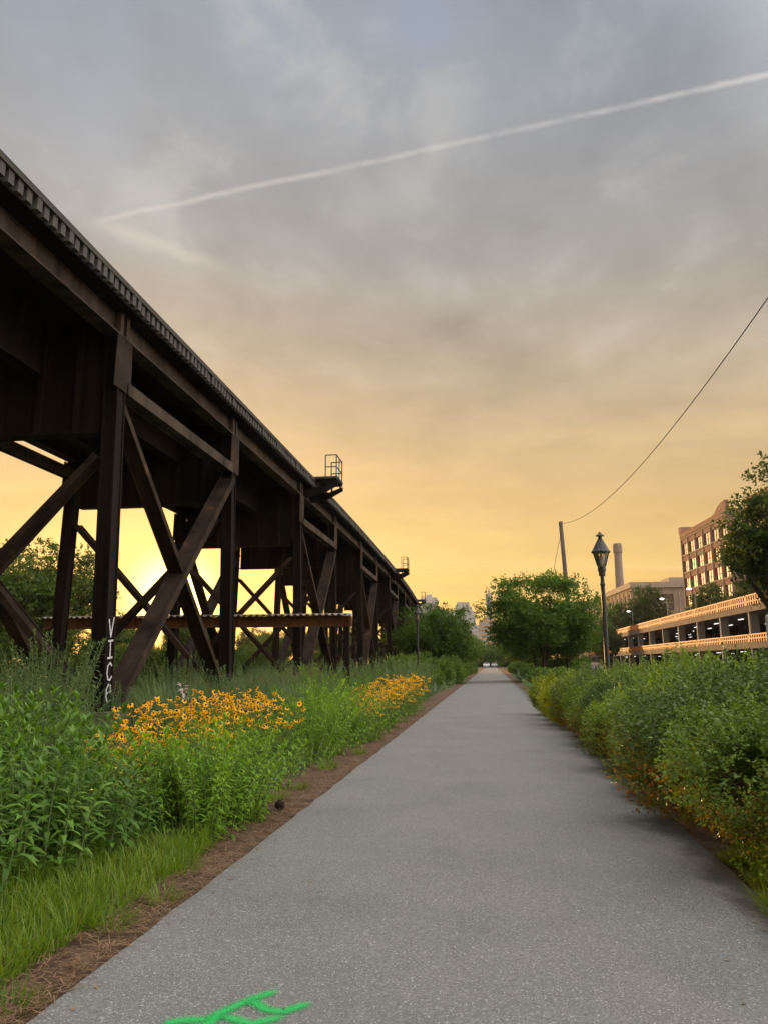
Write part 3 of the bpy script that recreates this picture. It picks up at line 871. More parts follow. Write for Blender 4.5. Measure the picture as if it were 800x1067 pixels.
# ------------------------------------------------------------------ railway trestle
def xo(y):
    t = max(0.0, y - 24.0)
    return -0.0004 * t * t
XN, XF = -7.0, -11.5           # near and far girder lines
ZB = 7.68                      # underside of the near girder
trestle = empty('railway_trestle', (0, 0, 0), label='long dark rusty steel railway trestle on braced legs running along the left of the path', cat='railway bridge')
def box_part(name, mat, fn):
    mb = MB(); fn(mb); return mb.build(name, mat, trestle)
PER, TW = 14.3, 6.6
starts = [13.15 + PER * i for i in range(-1, 9)]
def leg(x, y, far):
    xb = x + (.16 if not far else -.16)
    mb = MB()
    z0, z1 = gz(xb, y) - .3, (ZB if not far else 7.1) - .003
    # box column: two side plates, cover plates and edge angles
    mb.bar((xb, y, z0), (x, y, z1), .23, .28, (1, 0, 0))
    for sx in (-1, 1):
        for sy in (-1, 1):
            mb.bar((xb + sx * .118, y + sy * .150, z0), (x + sx * .118, y + sy * .150, z1), .05, .036, (1, 0, 0))
    if y < 50 and not far:
        for k in range(int((z1 - .6) / .16)):
            zz = .6 + k * .16
            if y < 14 and zz < 2.5: continue
            xc = xb + (x - xb) * (zz - z0) / (z1 - z0)
            for sy in (-.105, .105): mb.box(xc + .113, xc + .124, y + sy - .013, y + sy + .013, zz - .013, zz + .013)
            mb.box(xc - .085, xc - .06, y - .151, y - .14, zz - .013, zz + .013); mb.box(xc + .05, xc + .075, y - .151, y - .14, zz - .013, zz + .013)
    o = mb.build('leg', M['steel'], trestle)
    g = MB()   # base: steel shoe on a concrete pier
    g.box(xb - .34, xb + .34, y - .34, y + .34, gz(xb, y) - .25, gz(xb, y) + .32)
    g.build('pier', M['concrete'], o)
    gp = MB()  # gusset plates at the top
    gx = x + (.160 if not far else -.160)
    gp.prism([(y - .34, z1 - 1.05), (y + .34, z1 - 1.05), (y + .30, z1 - .02), (y - .30, z1 - .02)], 'x', gx, gx + (.02 if not far else -.02))
    for ry in (-.26, -.13, 0, .13, .26):
        for rz in (-.95, -.75, -.55, -.35, -.15):
            gp.lathe([(.022, 0), (.018, .012), (.008, .017)], 6) if False else None
    gp.build('gusset_plate', M['brace'], o)
    return o
def brace(p0, p1, side, w=.34, h=.15, name='brace', mat='brace'):
    mb = MB()
    p0 = Vector(p0); p1 = Vector(p1)
    dd = (p1 - p0).normalized(); a = Vector(side); b = dd.cross(a).normalized()
    mb.bar(p0, p1, w, h * .55, side)
    for s_ in (-1, 1):
        mb.bar(p0 + a * (w / 2 * s_), p1 + a * (w / 2 * s_), .035, h, side)
    return mb.build(name, M[mat], trestle)
for si, y0 in enumerate(starts):
    y1 = y0 + TW
    for y in (y0, y1):
        o_ = xo(y)
        for x, far in ((XN + o_, False), (XF + o_, True)):
            L_ = leg(x, y, far)
            if si == 1 and y == y0 and not far: VICE_LEG = L_
        # cross girder of the bent with stiffeners
        mb = MB()
        mb.box(XF + o_ + .22, XN + o_ - .22, y - .02, y + .02, 5.80, 8.02)
        mb.box(XF + o_ + .22, XN + o_ - .22, y - .16, y + .16, 5.76, 5.80)
        for k in range(5):
            xx = XF + o_ + .7 + k * .78
            mb.box(xx - .05, xx + .05, y - .12, y - .022, 5.803, 8.0)
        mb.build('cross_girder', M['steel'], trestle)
        # transverse X bracing of the bent
        zb = gz(-8, y) + .35
        brace((XF + o_ + .15, y + .07, 5.3), (XN + o_, y + .07, zb), (0, 1, 0), .28, .13)
        brace((XF + o_, y - .09, zb), (XN + o_ - .15, y - .09, 5.3), (0, 1, 0), .28, .13)
    # longitudinal X bracing and top strut on both faces
    for X0, s_ in ((XN, 1), (XF, -1)):
        xa, xb = X0 + xo(y0), X0 + xo(y1)
        zt = 6.72
        for (ya, xa_, yb, xb_) in ((y0, xa, y1, xb),):
            brace((xa_ + .17 * s_, ya + .10, .55), (xb_ + .02, yb - .12, zt - .30), (1, 0, 0), .38, .17)
            brace((xa_ - .02, ya + .12, zt - .30), (xb_ + .13 * s_, yb - .10, .55), (1, 0, 0), .30, .13)
            brace((xa_ + .04 * s_, ya + .19, zt), (xb_ + .04 * s_, yb - .19, zt), (1, 0, 0), .30, .24, 'top_strut', 'steel_web')
# girders, span by span
spans = [(-14.7 + 13.6 - 8.45, -14.7 + 13.6)]
cuts = []
for y0 in starts: cuts += [y0, y0 + TW]
cuts = [cuts[0] - 7.7] + cuts + [cuts[-1] + 7.7]
def q_prism(mb, ya, yb, xa0, xa1, z0, z1):
    """box whose x range follows the curve of the bridge"""
    oa, ob = xo(ya), xo(yb)
    vs = [(xa0 + oa, ya, z0), (xa1 + oa, ya, z0), (xa1 + ob, yb, z0), (xa0 + ob, yb, z0), (xa0 + oa, ya, z1), (xa1 + oa, ya, z1), (xa1 + ob, yb, z1), (xa0 + ob, yb, z1)]
    mb.add(vs, [(0, 3, 2, 1), (4, 5, 6, 7), (0, 1, 5, 4), (1, 2, 6, 5), (2, 3, 7, 6), (3, 0, 4, 7)])
for a, b in zip(cuts[:-1], cuts[1:]):
    mb = MB()
    e = .012
    q_prism(mb, a + e, b - e, XN - .02, XN + .02, ZB + .035, 8.155)
    q_prism(mb, a + e, b - e, XN - .17, XN + .17, ZB, ZB + .032)
    n = 4
    for k in range(n + 1):
        yy = a + .12 + (b - a - .24) * k / n
        if k in (0, n):
            q_prism(mb, yy - .06, yy + .06, XN + .022, XN + .16, ZB + .035, 8.15)
    if a < 60:
        k = a + .3
        while k < b - .3:
            ox_ = xo(k); mb.box(XN + ox_ + .021, XN + ox_ + .036, k - .014, k + .014, ZB + .09, ZB + .118); mb.box(XN + ox_ + .021, XN + ox_ + .036, k - .014, k + .014, 8.08, 8.108); k += .17
    mb.build('near_girder', M['steel_web'], trestle)
    mb = MB()
    q_prism(mb, a + e, b - e, XF - .02, XF + .02, 7.13, 8.155)
    q_prism(mb, a + e, b - e, XF - .17, XF + .17, 7.10, 7.128)
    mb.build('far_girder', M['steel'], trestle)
    for xs in (-8.45, -10.05):
        mb = MB()
        q_prism(mb, a + .19, b - .19, xs - .02, xs + .02, 6.93, 8.155)
        q_prism(mb, a + .19, b - .19, xs - .16, xs + .16, 6.90, 6.928)
        mb.build('track_girder', M['steel'], trestle)
    mb = MB(); q_prism(mb, a, b, XF - .1, -6.62, 8.158, 8.19); mb.build('deck_plate', M['steel'], trestle)
    mb = MB(); q_prism(mb, a, b, -6.70, -6.515, 8.396, 8.50); mb.build('guard_timber', M['timber_dark'], trestle)
    for rx in (-8.53, -9.965):
        mb = MB(); q_prism(mb, a, b, rx - .035, rx + .035, 8.45, 8.52); q_prism(mb, a, b, rx - .07, rx + .07, 8.396, 8.448); mb.build('rail', M['rust'], trestle)
# sleepers: single pieces where they show, one mass beyond
tm = MB(); tm.box(-5.35, 0, -.065, .065, 0, .20)
TIE = tm.mesh('sleeper'); TIE.materials.append(M['tie'])
rest = MB(); yy = -9.0; cnt = 0
while yy < cuts[-1]:
    jx = random.uniform(-.025, .012)
    if 8.2 < yy and cnt < 100:
        o = link_mesh('sleeper', TIE, None, trestle); o.location = (-6.53 + xo(yy) + jx, yy, 8.193); cnt += 1
    else:
        x1 = -6.53 + xo(yy) + jx
        rest.box(x1 - 5.35, x1, yy - .065, yy + .065, 8.193, 8.393)
    yy += .225
ro = rest.build('distant_sleepers', M['tie'], trestle, fix=False); ro['kind'] = 'stuff'
# refuge platforms on the path side
for yp in (28.2, 57.8, 87.2, 116.5):
    ox = xo(yp); pw = 1.25; x0, x1 = -6.56 + ox, -5.66 + ox
    p = MB(); p.box(x0 - .4, x1, yp, yp + pw, 8.475, 8.53)
    for k in range(6): p.box(x0 - .4, x1 + .02, yp + .03 + k * .21, yp + .18 + k * .21, 8.533, 8.57)
    po = p.build('refuge_platform', M['timber_dark'], trestle)
    for y_ in (yp + .05, yp + pw - .17):
        b = MB()
        b.prism([(-6.97 + ox, 7.74), (-6.2 + ox, 7.92), (x1 + .02, 8.22), (x1 + .02, 8.36), (-6.2 + ox, 8.16), (-6.97 + ox, 8.14)], 'y', y_, y_ + .12)
        b.box(x0 - .02, x1, y_ + .002, y_ + .10, 8.40, 8.472)
        for xx in (x1 - .08, x1 - .42):
            b.box(xx - .03, xx + .03, y_ + .03, y_ + .09, 8.20, 8.40)
        b.build('bracket', M['steel'], po)
    rl = MB()
    xs_ = (x1 - .46, x1 - .03)
    for y_ in (yp + .06, yp + pw - .06):
        for xx in xs_: rl.tube([(xx, y_, 8.5), (xx, y_, 9.42)], .024, 6)
        for zz in (8.95, 9.42): rl.tube([(xs_[0], y_, zz), (xs_[1], y_, zz)], .022, 6)
    for zz in (8.95, 9.42): rl.tube([(xs_[1], yp + .06, zz), (xs_[1], yp + pw - .06, zz)], .022, 6)
    rl.tube([(xs_[1], yp + pw * .5, 8.5), (xs_[1], yp + pw * .5, 9.42)], .02, 6)
    rl.build('railing', M['black_metal'], po)
# graffiti: V I C E in white down the path-facing side of the first leg
def strokes(polys, w, to3d):
    mb = MB()
    for poly in polys:
        for (a, b) in zip(poly[:-1], poly[1:]):
            a = Vector(a); b = Vector(b); dd = (b - a).normalized(); n_ = Vector((-dd.y, dd.x)) * w / 2
            a2 = a - dd * w * .35; b2 = b + dd * w * .35
            mb.add([to3d(q) for q in (a2 + n_, a2 - n_, b2 - n_, b2 + n_)], [(0, 1, 2, 3)])
    return mb
Yl = 13.15
def on_leg(p):   # p = (across, height) on the +x face, which leans
    z = p[1]; x = XN + .16 * (1 - (z / 7.7)) + .1455 + random.uniform(0, .0015)
    return (x, Yl + p[0], z)
polys = []
def letter(pts_list, z, s=1.0):
    for pl in pts_list: polys.append([(a * .105, z + b * .30) for a, b in pl])
letter([[(-.75, 1), (0, 0), (.9, 1.15)]], 1.98)
letter([[(-.7, 1), (.8, 1.05)], [(0, 1), (.05, 0)], [(-.8, 0), (.8, .06)]], 1.60)
letter([[(.8, .85), (.2, 1), (-.6, .8), (-.75, .4), (-.4, .05), (.3, 0), (.85, .2)]], 1.22)
letter([[(-.7, .5), (.75, .6), (.6, .95), (-.1, 1.0), (-.7, .75), (-.75, .3), (-.3, .0), (.75, .1)]], .84)
strokes(polys, .034, on_leg).build('graffiti_lettering', M['white_paint'], VICE_LEG, fix=False)

# beam with corrugated sheet crossing under the trestle
bm_ = empty('steel_crossing_beam', (0, 26.2, 0), label='low rusty horizontal steel beam topped with corrugated sheet crossing under the trestle', cat='beam')
b = MB(); x0, x1 = -16.0, -4.72
b.box(x0, x1, -.02, .02, 2.78, 3.06); b.box(x0, x1, -.16, .16, 2.74, 2.778); b.box(x0, x1, -.16, .16, 3.062, 3.10)
for k in range(12): xx = x0 + .5 + k * .98; b.box(xx - .04, xx + .04, -.14, -.022, 2.78, 3.06)
b.build('beam', M['rust'], bm_)
c = MB(); nseg = 320; vs = []
for i in range(nseg + 1):
    xx = x0 + (x1 - x0) * i / nseg; zz = 3.145 + .035 * math.cos((xx) * 2 * PI / .22)
    for (y_, dz) in ((-.42, -.03), (.42, .03)):
        vs.append((xx, y_, zz + dz)); vs.append((xx, y_, zz + dz + .012))
fs = []
for i in range(nseg):
    a_ = i * 4; e_ = a_ + 4
    fs += [(a_, e_, e_ + 2, a_ + 2), (a_ + 1, a_ + 3, e_ + 3, e_ + 1), (a_, a_ + 1, e_ + 1, e_), (a_ + 2, e_ + 2, e_ + 3, a_ + 3)]
c.add(vs, fs); c.build('corrugated_sheet', M['corrugated'], bm_)
for xx in (x0 + .3, -4.88):
    p = MB(); p.box(xx - .10, xx + .10, -.10, .10, -.2, 2.737)
    p.build('post', M['steel'], bm_)

# ------------------------------------------------------------------ lamp posts
def make_lamp(h, label):
    r = empty('street_lamp', label=label, cat='street lamp', group='black lantern lamps beside the path')
    mb = MB(); zl = h - 1.02
    mb.lathe([(.17, -.1), (.17, .10), (.15, .14), (.13, .55), (.10, .60), (.085, .95), (.105, 1.0), (.07, 1.04), (.052, zl - .35), (.065, zl - .33), (.065, zl - .29), (.05, zl - .27), (.048, zl - .1)], 14)
    mb.build('post', M['black_metal'], r, smooth=False)
    m2 = MB()
    m2.lathe([(.05, zl - .1), (.085, zl - .08), (.085, zl + .02), (.105, zl + .04), (.105, zl + .14), (.095, zl + .16)], 12)
    m2.build('collar', M['black_metal'], r)
    lan = MB(); z0, z1 = zl + .16, zl + .54; r0, r1 = .10, .205
    for k in range(6):
        t0, t1 = 2 * PI * k / 6, 2 * PI * (k + 1) / 6
        lan.add([(r0 * math.cos(t0), r0 * math.sin(t0), z0), (r0 * math.cos(t1), r0 * math.sin(t1), z0), (r1 * math.cos(t1), r1 * math.sin(t1), z1), (r1 * math.cos(t0), r1 * math.sin(t0), z1)], [(0, 1, 2, 3)])
    lan.build('glass_panes', M['glass'], r)
    fr = MB()
    for k in range(6):
        t0 = 2 * PI * k / 6
        fr.tube([(r0 * 1.02 * math.cos(t0), r0 * 1.02 * math.sin(t0), z0), (r1 * 1.02 * math.cos(t0), r1 * 1.02 * math.sin(t0), z1)], .011, 5)
    fr.build('lantern_frame', M['black_metal'], r)
    bl = MB(); bl.lathe([(.03, z0), (.035, z0 + .10), (.05, z0 + .15), (.05, z0 + .26), (.02, z0 + .33)], 10)
    bl.build('bulb_chimney', M['trim'], r, smooth=True)
    cp = MB()
    cp.lathe([(.205, z1 - .02), (.250, z1 - .015), (.245, z1 + .02), (.215, z1 + .05), (.14, z1 + .20), (.065, z1 + .34), (.05, z1 + .37), (.05, z1 + .42), (.115, z1 + .425), (.10, z1 + .45), (.045, z1 + .49), (.04, z1 + .51), (.008, z1 + .54)], 12)
    cp.build('lantern_cap', M['black_metal'], r)
    return r
lp = make_lamp(4.82, 'tall black lantern street lamp rising from the hedge right of the path')
lp.location = (2.92, 20.6, 0)
lp2 = copy_tree(lp, None, (-4.2, 45.0, gz(-4.2, 45)), .3, .98, 'black lantern street lamp in front of the tree beside the trestle')
lp2.scale = (.98, .98, .98)

# utility pole and wires
pole = empty('utility_pole', (7.5, 75.0, 0), label='leaning wooden utility pole behind the round tree right of the path', cat='utility pole')
mb = MB(); mb.tube([(0.05, 0, -.5), (-.12, 0, 6), (-.50, 0, 14.9)], [.24, .22, .19], 12); mb.build('post', M['wood_pole'], pole, smooth=True)
mb = MB(); mb.tube([(-.48, -.18, 14.6), (-.48, -.28, 14.6)], .04, 8); mb.tube([(-.48, -.28, 14.54), (-.48, -.28, 14.68)], .045, 8); mb.build('insulator', M['black_metal'], pole)
def wire(name, p0, p1, sag, rad, label):
    p0, p1 = Vector(p0), Vector(p1); pts = []
    for i in range(49):
        t = i / 48; p = p0.lerp(p1, t); p.z -= sag * 4 * t * (1 - t); pts.append(p)
    mb = MB(); mb.tube(pts, rad, 5); return tag(mb.build(name, M['wire']), label, 'wire')
W0 = Vector((7.02, 74.72, 14.66))
wire('overhead_wire', W0, (8.6, -3.0, 14.6), 3.4, .017, 'thin black overhead wire sagging from the top of the utility pole')
wire('guy_wire', (7.02, 75.0, 13.9), (4.2, 84.0, 0.0), 0.0, .02, 'thin guy wire slanting down from the utility pole')

# ------------------------------------------------------------------ plants: placing
def ok_x(x, y):  # left edge of planting follows the mulch
    return x
rp = random.Random(5)
# nearest broad-leaved mass
for (x, y, s) in [(-2.95, 3.75, .62), (-3.35, 4.55, .86), (-3.25, 5.35, .95), (-3.85, 5.2, 1.0), (-3.15, 5.9, .90), (-3.6, 6.2, 1.05), (-4.25, 6.0, 1.05), (-3.05, 6.35, .60), (-3.6, 6.95, .68),
                  (-4.05, 6.9, 1.05), (-4.75, 6.8, 1.05), (-5.4, 6.6, 1.05), (-4.3, 7.5, .9), (-4.9, 5.6, 1.05), (-4.5, 4.9, 1.0), (-4.0, 4.3, .95)]:
    put(rp.choice(milk), x + rp.uniform(-.1, .1), y + rp.uniform(-.1, .1), s, label=LB)
# second belt, more mixed
for (x, y, s) in [(-4.9, 7.7, 1.05), (-5.6, 7.5, 1.1), (-6.3, 7.5, 1.15), (-4.8, 8.6, .95), (-5.5, 8.5, 1.0), (-6.2, 8.6, 1.05), (-5.0, 9.4, .9), (-5.8, 9.5, 1.0), (-6.6, 9.6, 1.05), (-6.9, 8.4, 1.1), (-7.6, 9.0, 1.1)]:
    put(rp.choice(milk if rp.random() < .2 else dusk), x, y, s)
for (x, y, s) in [(-5.7, 10.3, 1.22), (-6.2, 10.4, 1.3), (-6.4, 11.2, 1.3), (-5.95, 11.5, 1.2), (-7.2, 12.0, 1.3), (-6.9, 11.0, 1.3)]:
    put(rp.choice(dusk), x, y, s)
# bright bushy clump in front
LBR = 'big bright yellow-green bushy perennial in front of the nearer yellow flowers'
put(bright[0], -2.56, 6.95, .92, label=LBR); put(bright[1], -2.62, 7.55, 1.0, label=LBR); put(bright[0], -2.95, 7.35, 1.05, label=LBR); put(bright[1], -2.85, 8.15, .95, label=LBR)
# black-eyed susans
NEARS = 'nearer clump of yellow flowers with dark centres, behind the bright bushy perennial'
for (x, y, s) in [(-3.85, 8.55, .86), (-4.1, 9.3, 1.0), (-3.55, 9.35, 1.0), (-3.3, 8.75, .78), (-4.25, 8.3, .92), (-3.75, 8.0, .80), (-3.5, 10.2, 1.1), (-3.95, 10.5, 1.08), (-3.2, 10.9, 1.05), (-3.65, 11.5, 1.1)]:
    put(rp.choice(susan), x, y, s, label=NEARS)
put(susan[0], -3.42, 7.45, .58, label='small low clump of yellow flowers nearest the camera at the edge of the leafy bed')
FARS = 'farther clump of yellow flowers with dark centres at the path edge near the lamp'
for (x, y, s) in [(-2.6, 16.6, .72), (-2.95, 17.4, .85), (-2.5, 18.2, .85), (-2.95, 19.2, .98), (-2.45, 20.2, 1.0), (-2.9, 21.3, 1.08), (-2.45, 22.4, 1.1), (-2.9, 23.6, 1.15), (-2.5, 24.8, 1.15)]:
    put(rp.choice(susan), x, y, s, label=FARS)
# low leaves along the mulch edge of the flower bed
LLE = 'low leafy weed at the mulch edge left of the path'
for (x, y, s) in [(-2.75, 9.4, .9), (-2.85, 10.6, 1.0), (-2.75, 11.8, 1.1), (-2.8, 12.8, 1.15), (-2.7, 13.9, 1.2), (-2.65, 15.2, 1.2), (-2.6, 16.8, 1.2), (-2.6, 18.4, 1.2)]:
    put(rp.choice(low), x, y, s, label=LLE)
# ornamental grasses
for k in range(26):
    y = 12.2 + k * .36 + rp.uniform(-.2, .2); x = -3.6 - rp.uniform(0, 2.2)
    put(rp.choice(tufts), x, y, rp.uniform(.85, 1.15))
LBM = 'bright yellow-green bushy perennial between the two yellow flower clumps'
for (x, y, s) in [(-2.95, 12.9, 1.0), (-3.1, 13.9, 1.1), (-2.85, 14.8, 1.05), (-3.2, 15.6, 1.15), (-3.6, 16.8, 1.2), (-3.8, 18.2, 1.2), (-3.6, 14.6, 1.15)]:
    put(rp.choice(bright), x, y, s, label=LBM)
# grey-green weeds up to and under the trestle
for k in range(96):
    y = 7.5 + (k / 96) ** 1.15 * 36; x = -5.2 - rp.uniform(0, 5.2) * (1 if y > 10 else .7)
    if y < 11 and x > -5.6: x -= .8
    put(rp.choice(dusk), x, y + rp.uniform(-.3, .3), rp.uniform(.75, 1.15))
for k in range(12):
    put(seedy[0], -6.0 - rp.uniform(0, 1.8), 20 + k * .9, rp.uniform(.95, 1.25))
# farther bed
LFB = 'green bushy perennial in the farther bed before the lamp'
for k in range(22):
    y = 21 + k * .95; x = -3.1 - rp.uniform(0, 2.8)
    if x > -3.9 and y < 27: x -= 1.1
    put(rp.choice(bright + dusk + dusk), x, y, rp.uniform(1.1, 1.45), label=LFB, group='bushy perennials of the farther bed')
# right verge: small weeds and grass under the hedge
LRW = 'low leafy weed under the hedge at the right edge of the path'
for (x, y, s) in [(2.05, 4.6, .8), (1.92, 5.2, .75), (2.15, 5.6, .9), (1.85, 5.9, .6), (2.1, 6.4, .8), (1.75, 8.7, .7), (1.72, 11.0, .7), (1.7, 13.2, .8), (2.3, 4.1, 1.0)]:
    put(rp.choice(low), x, y, s, label=LRW)
LRT = 'small grass tuft under the hedge at the right edge of the path'
for k in range(26):
    put(rp.choice(edge_tuft), 1.66 + rp.uniform(0, .5), 4.0 + k * .1 + rp.uniform(-.1, .1), rp.uniform(.5, .95), label=LRT)
for k in range(16):
    put(rp.choice(edge_tuft), 1.82 + rp.uniform(0, .25), 4.4 + k * .6, rp.uniform(.6, 1.0), label=LRT)
LLT = 'small grass tuft on the mulch edge left of the path'
for (x, y, s) in [(-2.12, 3.45, .55), (-2.2, 4.5, .7), (-2.1, 5.0, .6), (-2.25, 5.7, .7), (-2.35, 7.6, .8), (-2.4, 8.6, .8), (-2.3, 9.4, .6), (-2.45, 3.2, .8), (-2.35, 11.2, .8), (-2.2, 13.0, .7), (-2.3, 15.5, .8)]:
    put(rp.choice(edge_tuft), x, y, s, label=LLT)

# hedge
HEDGE = [('l', 2.75, 4.75, .80), ('y', 3.55, 5.55, 1.25), ('m', 2.45, 6.15, .92), ('l', 3.5, 6.6, 1.02), ('d', 2.45, 7.75, 1.04), ('m', 3.6, 7.9, 1.08), ('d', 3.1, 9.0, 1.12), ('m', 2.35, 9.55, .84), ('l', 4.7, 8.6, 1.1),
         ('d', 3.5, 10.6, 1.06), ('l', 2.3, 11.2, .86), ('m', 2.9, 12.1, 1.0), ('d', 2.25, 13.2, .78), ('l', 3.3, 13.6, 1.04), ('m', 2.45, 14.8, .92), ('d', 3.4, 15.4, .98), ('l', 2.2, 16.5, .78), ('m', 2.9, 17.2, .94), ('d', 2.3, 18.2, .80), ('m', 4.6, 11.8, 1.0), ('d', 4.7, 14.9, .96), ('l', 3.6, 18.7, .86)]
for t, x, y, s in HEDGE:
    put({'m': shrub_m, 'd': shrub_d, 'l': shrub_l, 'y': shrub_y}[t], x, y, s, sz=rp.uniform(.84, .96) if y > 11 else (rp.uniform(.76, .84) if x < 3 else rp.uniform(.68, .76)),
        label='rounded yellow-green shrub at the front of the hedge right of the path' if t == 'y' else None)
for (x, y, s) in [(2.0, 19.6, .82), (2.2, 21.2, .88), (2.1, 23.0, .85)]:
    put(shrub_y, x, y, s)
LRF = 'dark shrub growing along the right of the far path'
for (x, y, s) in [(2.9, 25.5, .55), (3.0, 29, .6), (3.1, 34, .6), (3.2, 40, .62), (3.2, 47, .6), (3.0, 54, .45), (3.3, 72, .7), (3.2, 84, .75), (3.2, 98, .75), (3.2, 115, .8)]:
    put(shrub_far, x, y, s, label=LRF)
LLF = 'dark shrub growing along the left of the far path'
for (x, y, s) in [(-4.6, 40, .75), (-3.5, 44, .7), (-5.0, 47, .9), (-3.6, 50, .85), (-3.4, 56, .95), (-5.2, 55, 1.0), (-3.2, 63, .8), (-3.2, 72, .7), (-3.2, 82, .7), (-3.1, 94, .7), (-3.1, 108, .75)]:
    put(shrub_far, x, y, s, label=LLF)
for k in range(16):
    y = 62 + k * 5.5; az = R(-17 - 12 * rp.random())
    put(shrub_wild, math.tan(az) * y, y, rp.uniform(.9, 1.25))
LEB = 'dark shrub closing the view beyond the parked cars'
for k in range(14):
    put(shrub_far, -16 + k * 2.5 + rp.uniform(-.6, .6), 262 + rp.uniform(0, 6), rp.uniform(1.6, 2.6), label=LEB, group='dark shrubs beyond the parked cars')
for k in range(8):
    put(shrub_far, 5.2 + rp.uniform(0, 2.5), 66 + k * 9, rp.uniform(.8, 1.1), label=LRF)
for k in range(26):
    y = 17 + k * 2.3; x = -13.5 - rp.uniform(0, 9)
    put(shrub_wild, x, y, rp.uniform(.55, .9))

# lawn grass patch near the left corner, and straw on the mulch: nobody could count it
def grass_patch():
    rng = np.random.default_rng(300)
    n = 9500
    y = rng.uniform(2.6, 6.6, n); x = -2.28 - rng.uniform(0, 1, n) ** 1.2 * 1.25
    y0 = 6.5 - (x + 2.3) ** 2 * .2
    k = y < y0
    x, y = x[k], y[k]; n = len(x)
    cl = .6 + .5 * np.sin(x * 9 + y * 5) * np.sin(y * 7 - x * 4)
    P = np.stack([x, y, np.full(n, .02)], 1)
    a = rng.uniform(0, 6.28, n); el = rng.uniform(.8, 1.5, n)
    Dv = np.stack([np.cos(a) * np.cos(el), np.sin(a) * np.cos(el), np.sin(el)], 1)
    U = np.stack([-np.cos(a), -np.sin(a), np.full(n, .3)], 1)
    V, F = leaf_arrays(P, Dv, U, rng.uniform(.12, .30, n) * (.6 + .5 * np.clip(cl, 0, 1)), .007, rng.uniform(.05, .5, n), 'blade')
    o = link_mesh('grass', mesh_np('grass', [(V, F)]), M['leaf_grass'])
    tag(o, 'bright green mown-edge grass at the near left of the path', 'grass', kind='stuff')
    # straw
    n = 9000
    y = 2.4 + rng.uniform(0, 1, n) ** 1.3 * 20; x = -1.95 - np.abs(rng.normal(0, .25, n))
    P = np.stack([x, y, .045 + rng.uniform(0, .02, n)], 1); a = rng.uniform(0, 6.28, n)
    Dv = np.stack([np.cos(a), np.sin(a), rng.normal(.03, .12, n)], 1)
    V, F = leaf_arrays(P, Dv, np.tile([0, 0, 1.], (n, 1)), rng.uniform(.04, .13, n), .004, rng.uniform(0, .15, n), 'blade')
    n2 = 3500
    y = 3.5 + rng.uniform(0, 1, n2) * 16; x = 1.75 + np.abs(rng.normal(0, .22, n2))
    P = np.stack([x, y, .045 + rng.uniform(0, .02, n2)], 1); a = rng.uniform(0, 6.28, n2)
    Dv = np.stack([np.cos(a), np.sin(a), rng.normal(.03, .12, n2)], 1)
    V2, F2 = leaf_arrays(P, Dv, np.tile([0, 0, 1.], (n2, 1)), rng.uniform(.03, .09, n2), .006, rng.uniform(0, .15, n2), 'blade')
    o = link_mesh('straw', mesh_np('straw', [(V, F), (V2, F2)]), M['straw'])
    tag(o, 'dry brown straw littering the edges of the path', 'straw', kind='stuff')
    # rough ground cover filling the beds and the land beyond
    n = 26000
    y = 3.5 + rng.uniform(0, 1, n) ** 1.4 * 70; x = np.where(rng.uniform(0, 1, n) < .72, -2.7 - rng.uniform(0, 1, n) * 16, 2.3 + rng.uniform(0, 1, n) * 7)
    zz = np.array([gz(a_, b_) for a_, b_ in zip(x, y)])
    sz = .10 + .012 * y
    P = np.stack([x, y, zz], 1); a = rng.uniform(0, 6.28, n); el = rng.uniform(.3, 1.2, n)
    Dv = np.stack([np.cos(a) * np.cos(el), np.sin(a) * np.cos(el), np.sin(el)], 1)
    V, F = leaf_arrays(P, Dv, np.tile([0, 0, 1.], (n, 1)), sz * rng.uniform(.6, 1.3, n), sz * .22, rng.uniform(.1, .5, n), 'lance')
    o = link_mesh('ground_cover', mesh_np('ground_cover', [(V, F)]), M['leaf_dusk'])
    tag(o, 'rough green ground cover under the shrubs and trestle', 'ground cover', kind='stuff')
def fallen_leaves():
    rng = np.random.default_rng(310); n = 150
    side_ = rng.uniform(0, 1, n) < .55
    x = np.where(side_, 1.6 - np.abs(rng.normal(0, .35, n)), -1.9 + np.abs(rng.normal(0, .25, n))); y = 2.8 + rng.uniform(0, 1, n) ** 1.3 * 16
    P = np.stack([x, y, np.full(n, .048)], 1); a = rng.uniform(0, 6.28, n)
    Dv = np.stack([np.cos(a), np.sin(a), rng.uniform(0, .18, n)], 1)
    V, F = leaf_arrays(P, Dv, np.tile([0, 0, 1.], (n, 1)), rng.uniform(.02, .045, n), rng.uniform(.010, .022, n), .2, 'lance')
    tag(link_mesh('fallen_leaves', mesh_np('fallen_leaves', [(V, F)]), M['straw']), 'small dry leaves scattered along the path edges', 'fallen leaves', kind='stuff')
fallen_leaves()
grass_patch()

# ------------------------------------------------------------------ trees: placing
tA = make_tree(400, 8.4, 9.6, 2.7, 3, 60000, .17, M['leaf_tree'], M['bark'], 'big round dark green multi-stemmed tree right of the path', name='round_tree', tr=.13)
tA.location = (3.9, 62, 0)
tB = make_tree(401, 5.5, 6.2, 1.5, 3, 40000, .14, M['leaf_tree'], M['bark'], 'low spreading tree left of the path behind the lamp', name='spreading_tree', tr=.11)
tB.location = (-4.5, 59, gz(-4, 59))
tC = make_tree(402, 9.2, 5.0, 3.7, 1, 40000, .15, M['leaf_tree_dark'], M['bark'], 'loose leafy street tree in front of the brick buildings at the right edge', name='street_tree', tr=.24, gap=.8, coff=1.35)
tC.location = (10.45, 30.5, 0)
tD = make_tree(403, 11.5, 10, 3.0, 1, 36000, .24, M['leaf_tree_light'], M['bark'], 'tall loose backlit tree behind the trestle, seen between its first legs', name='backlit_tree', tr=.22, gap=.8)
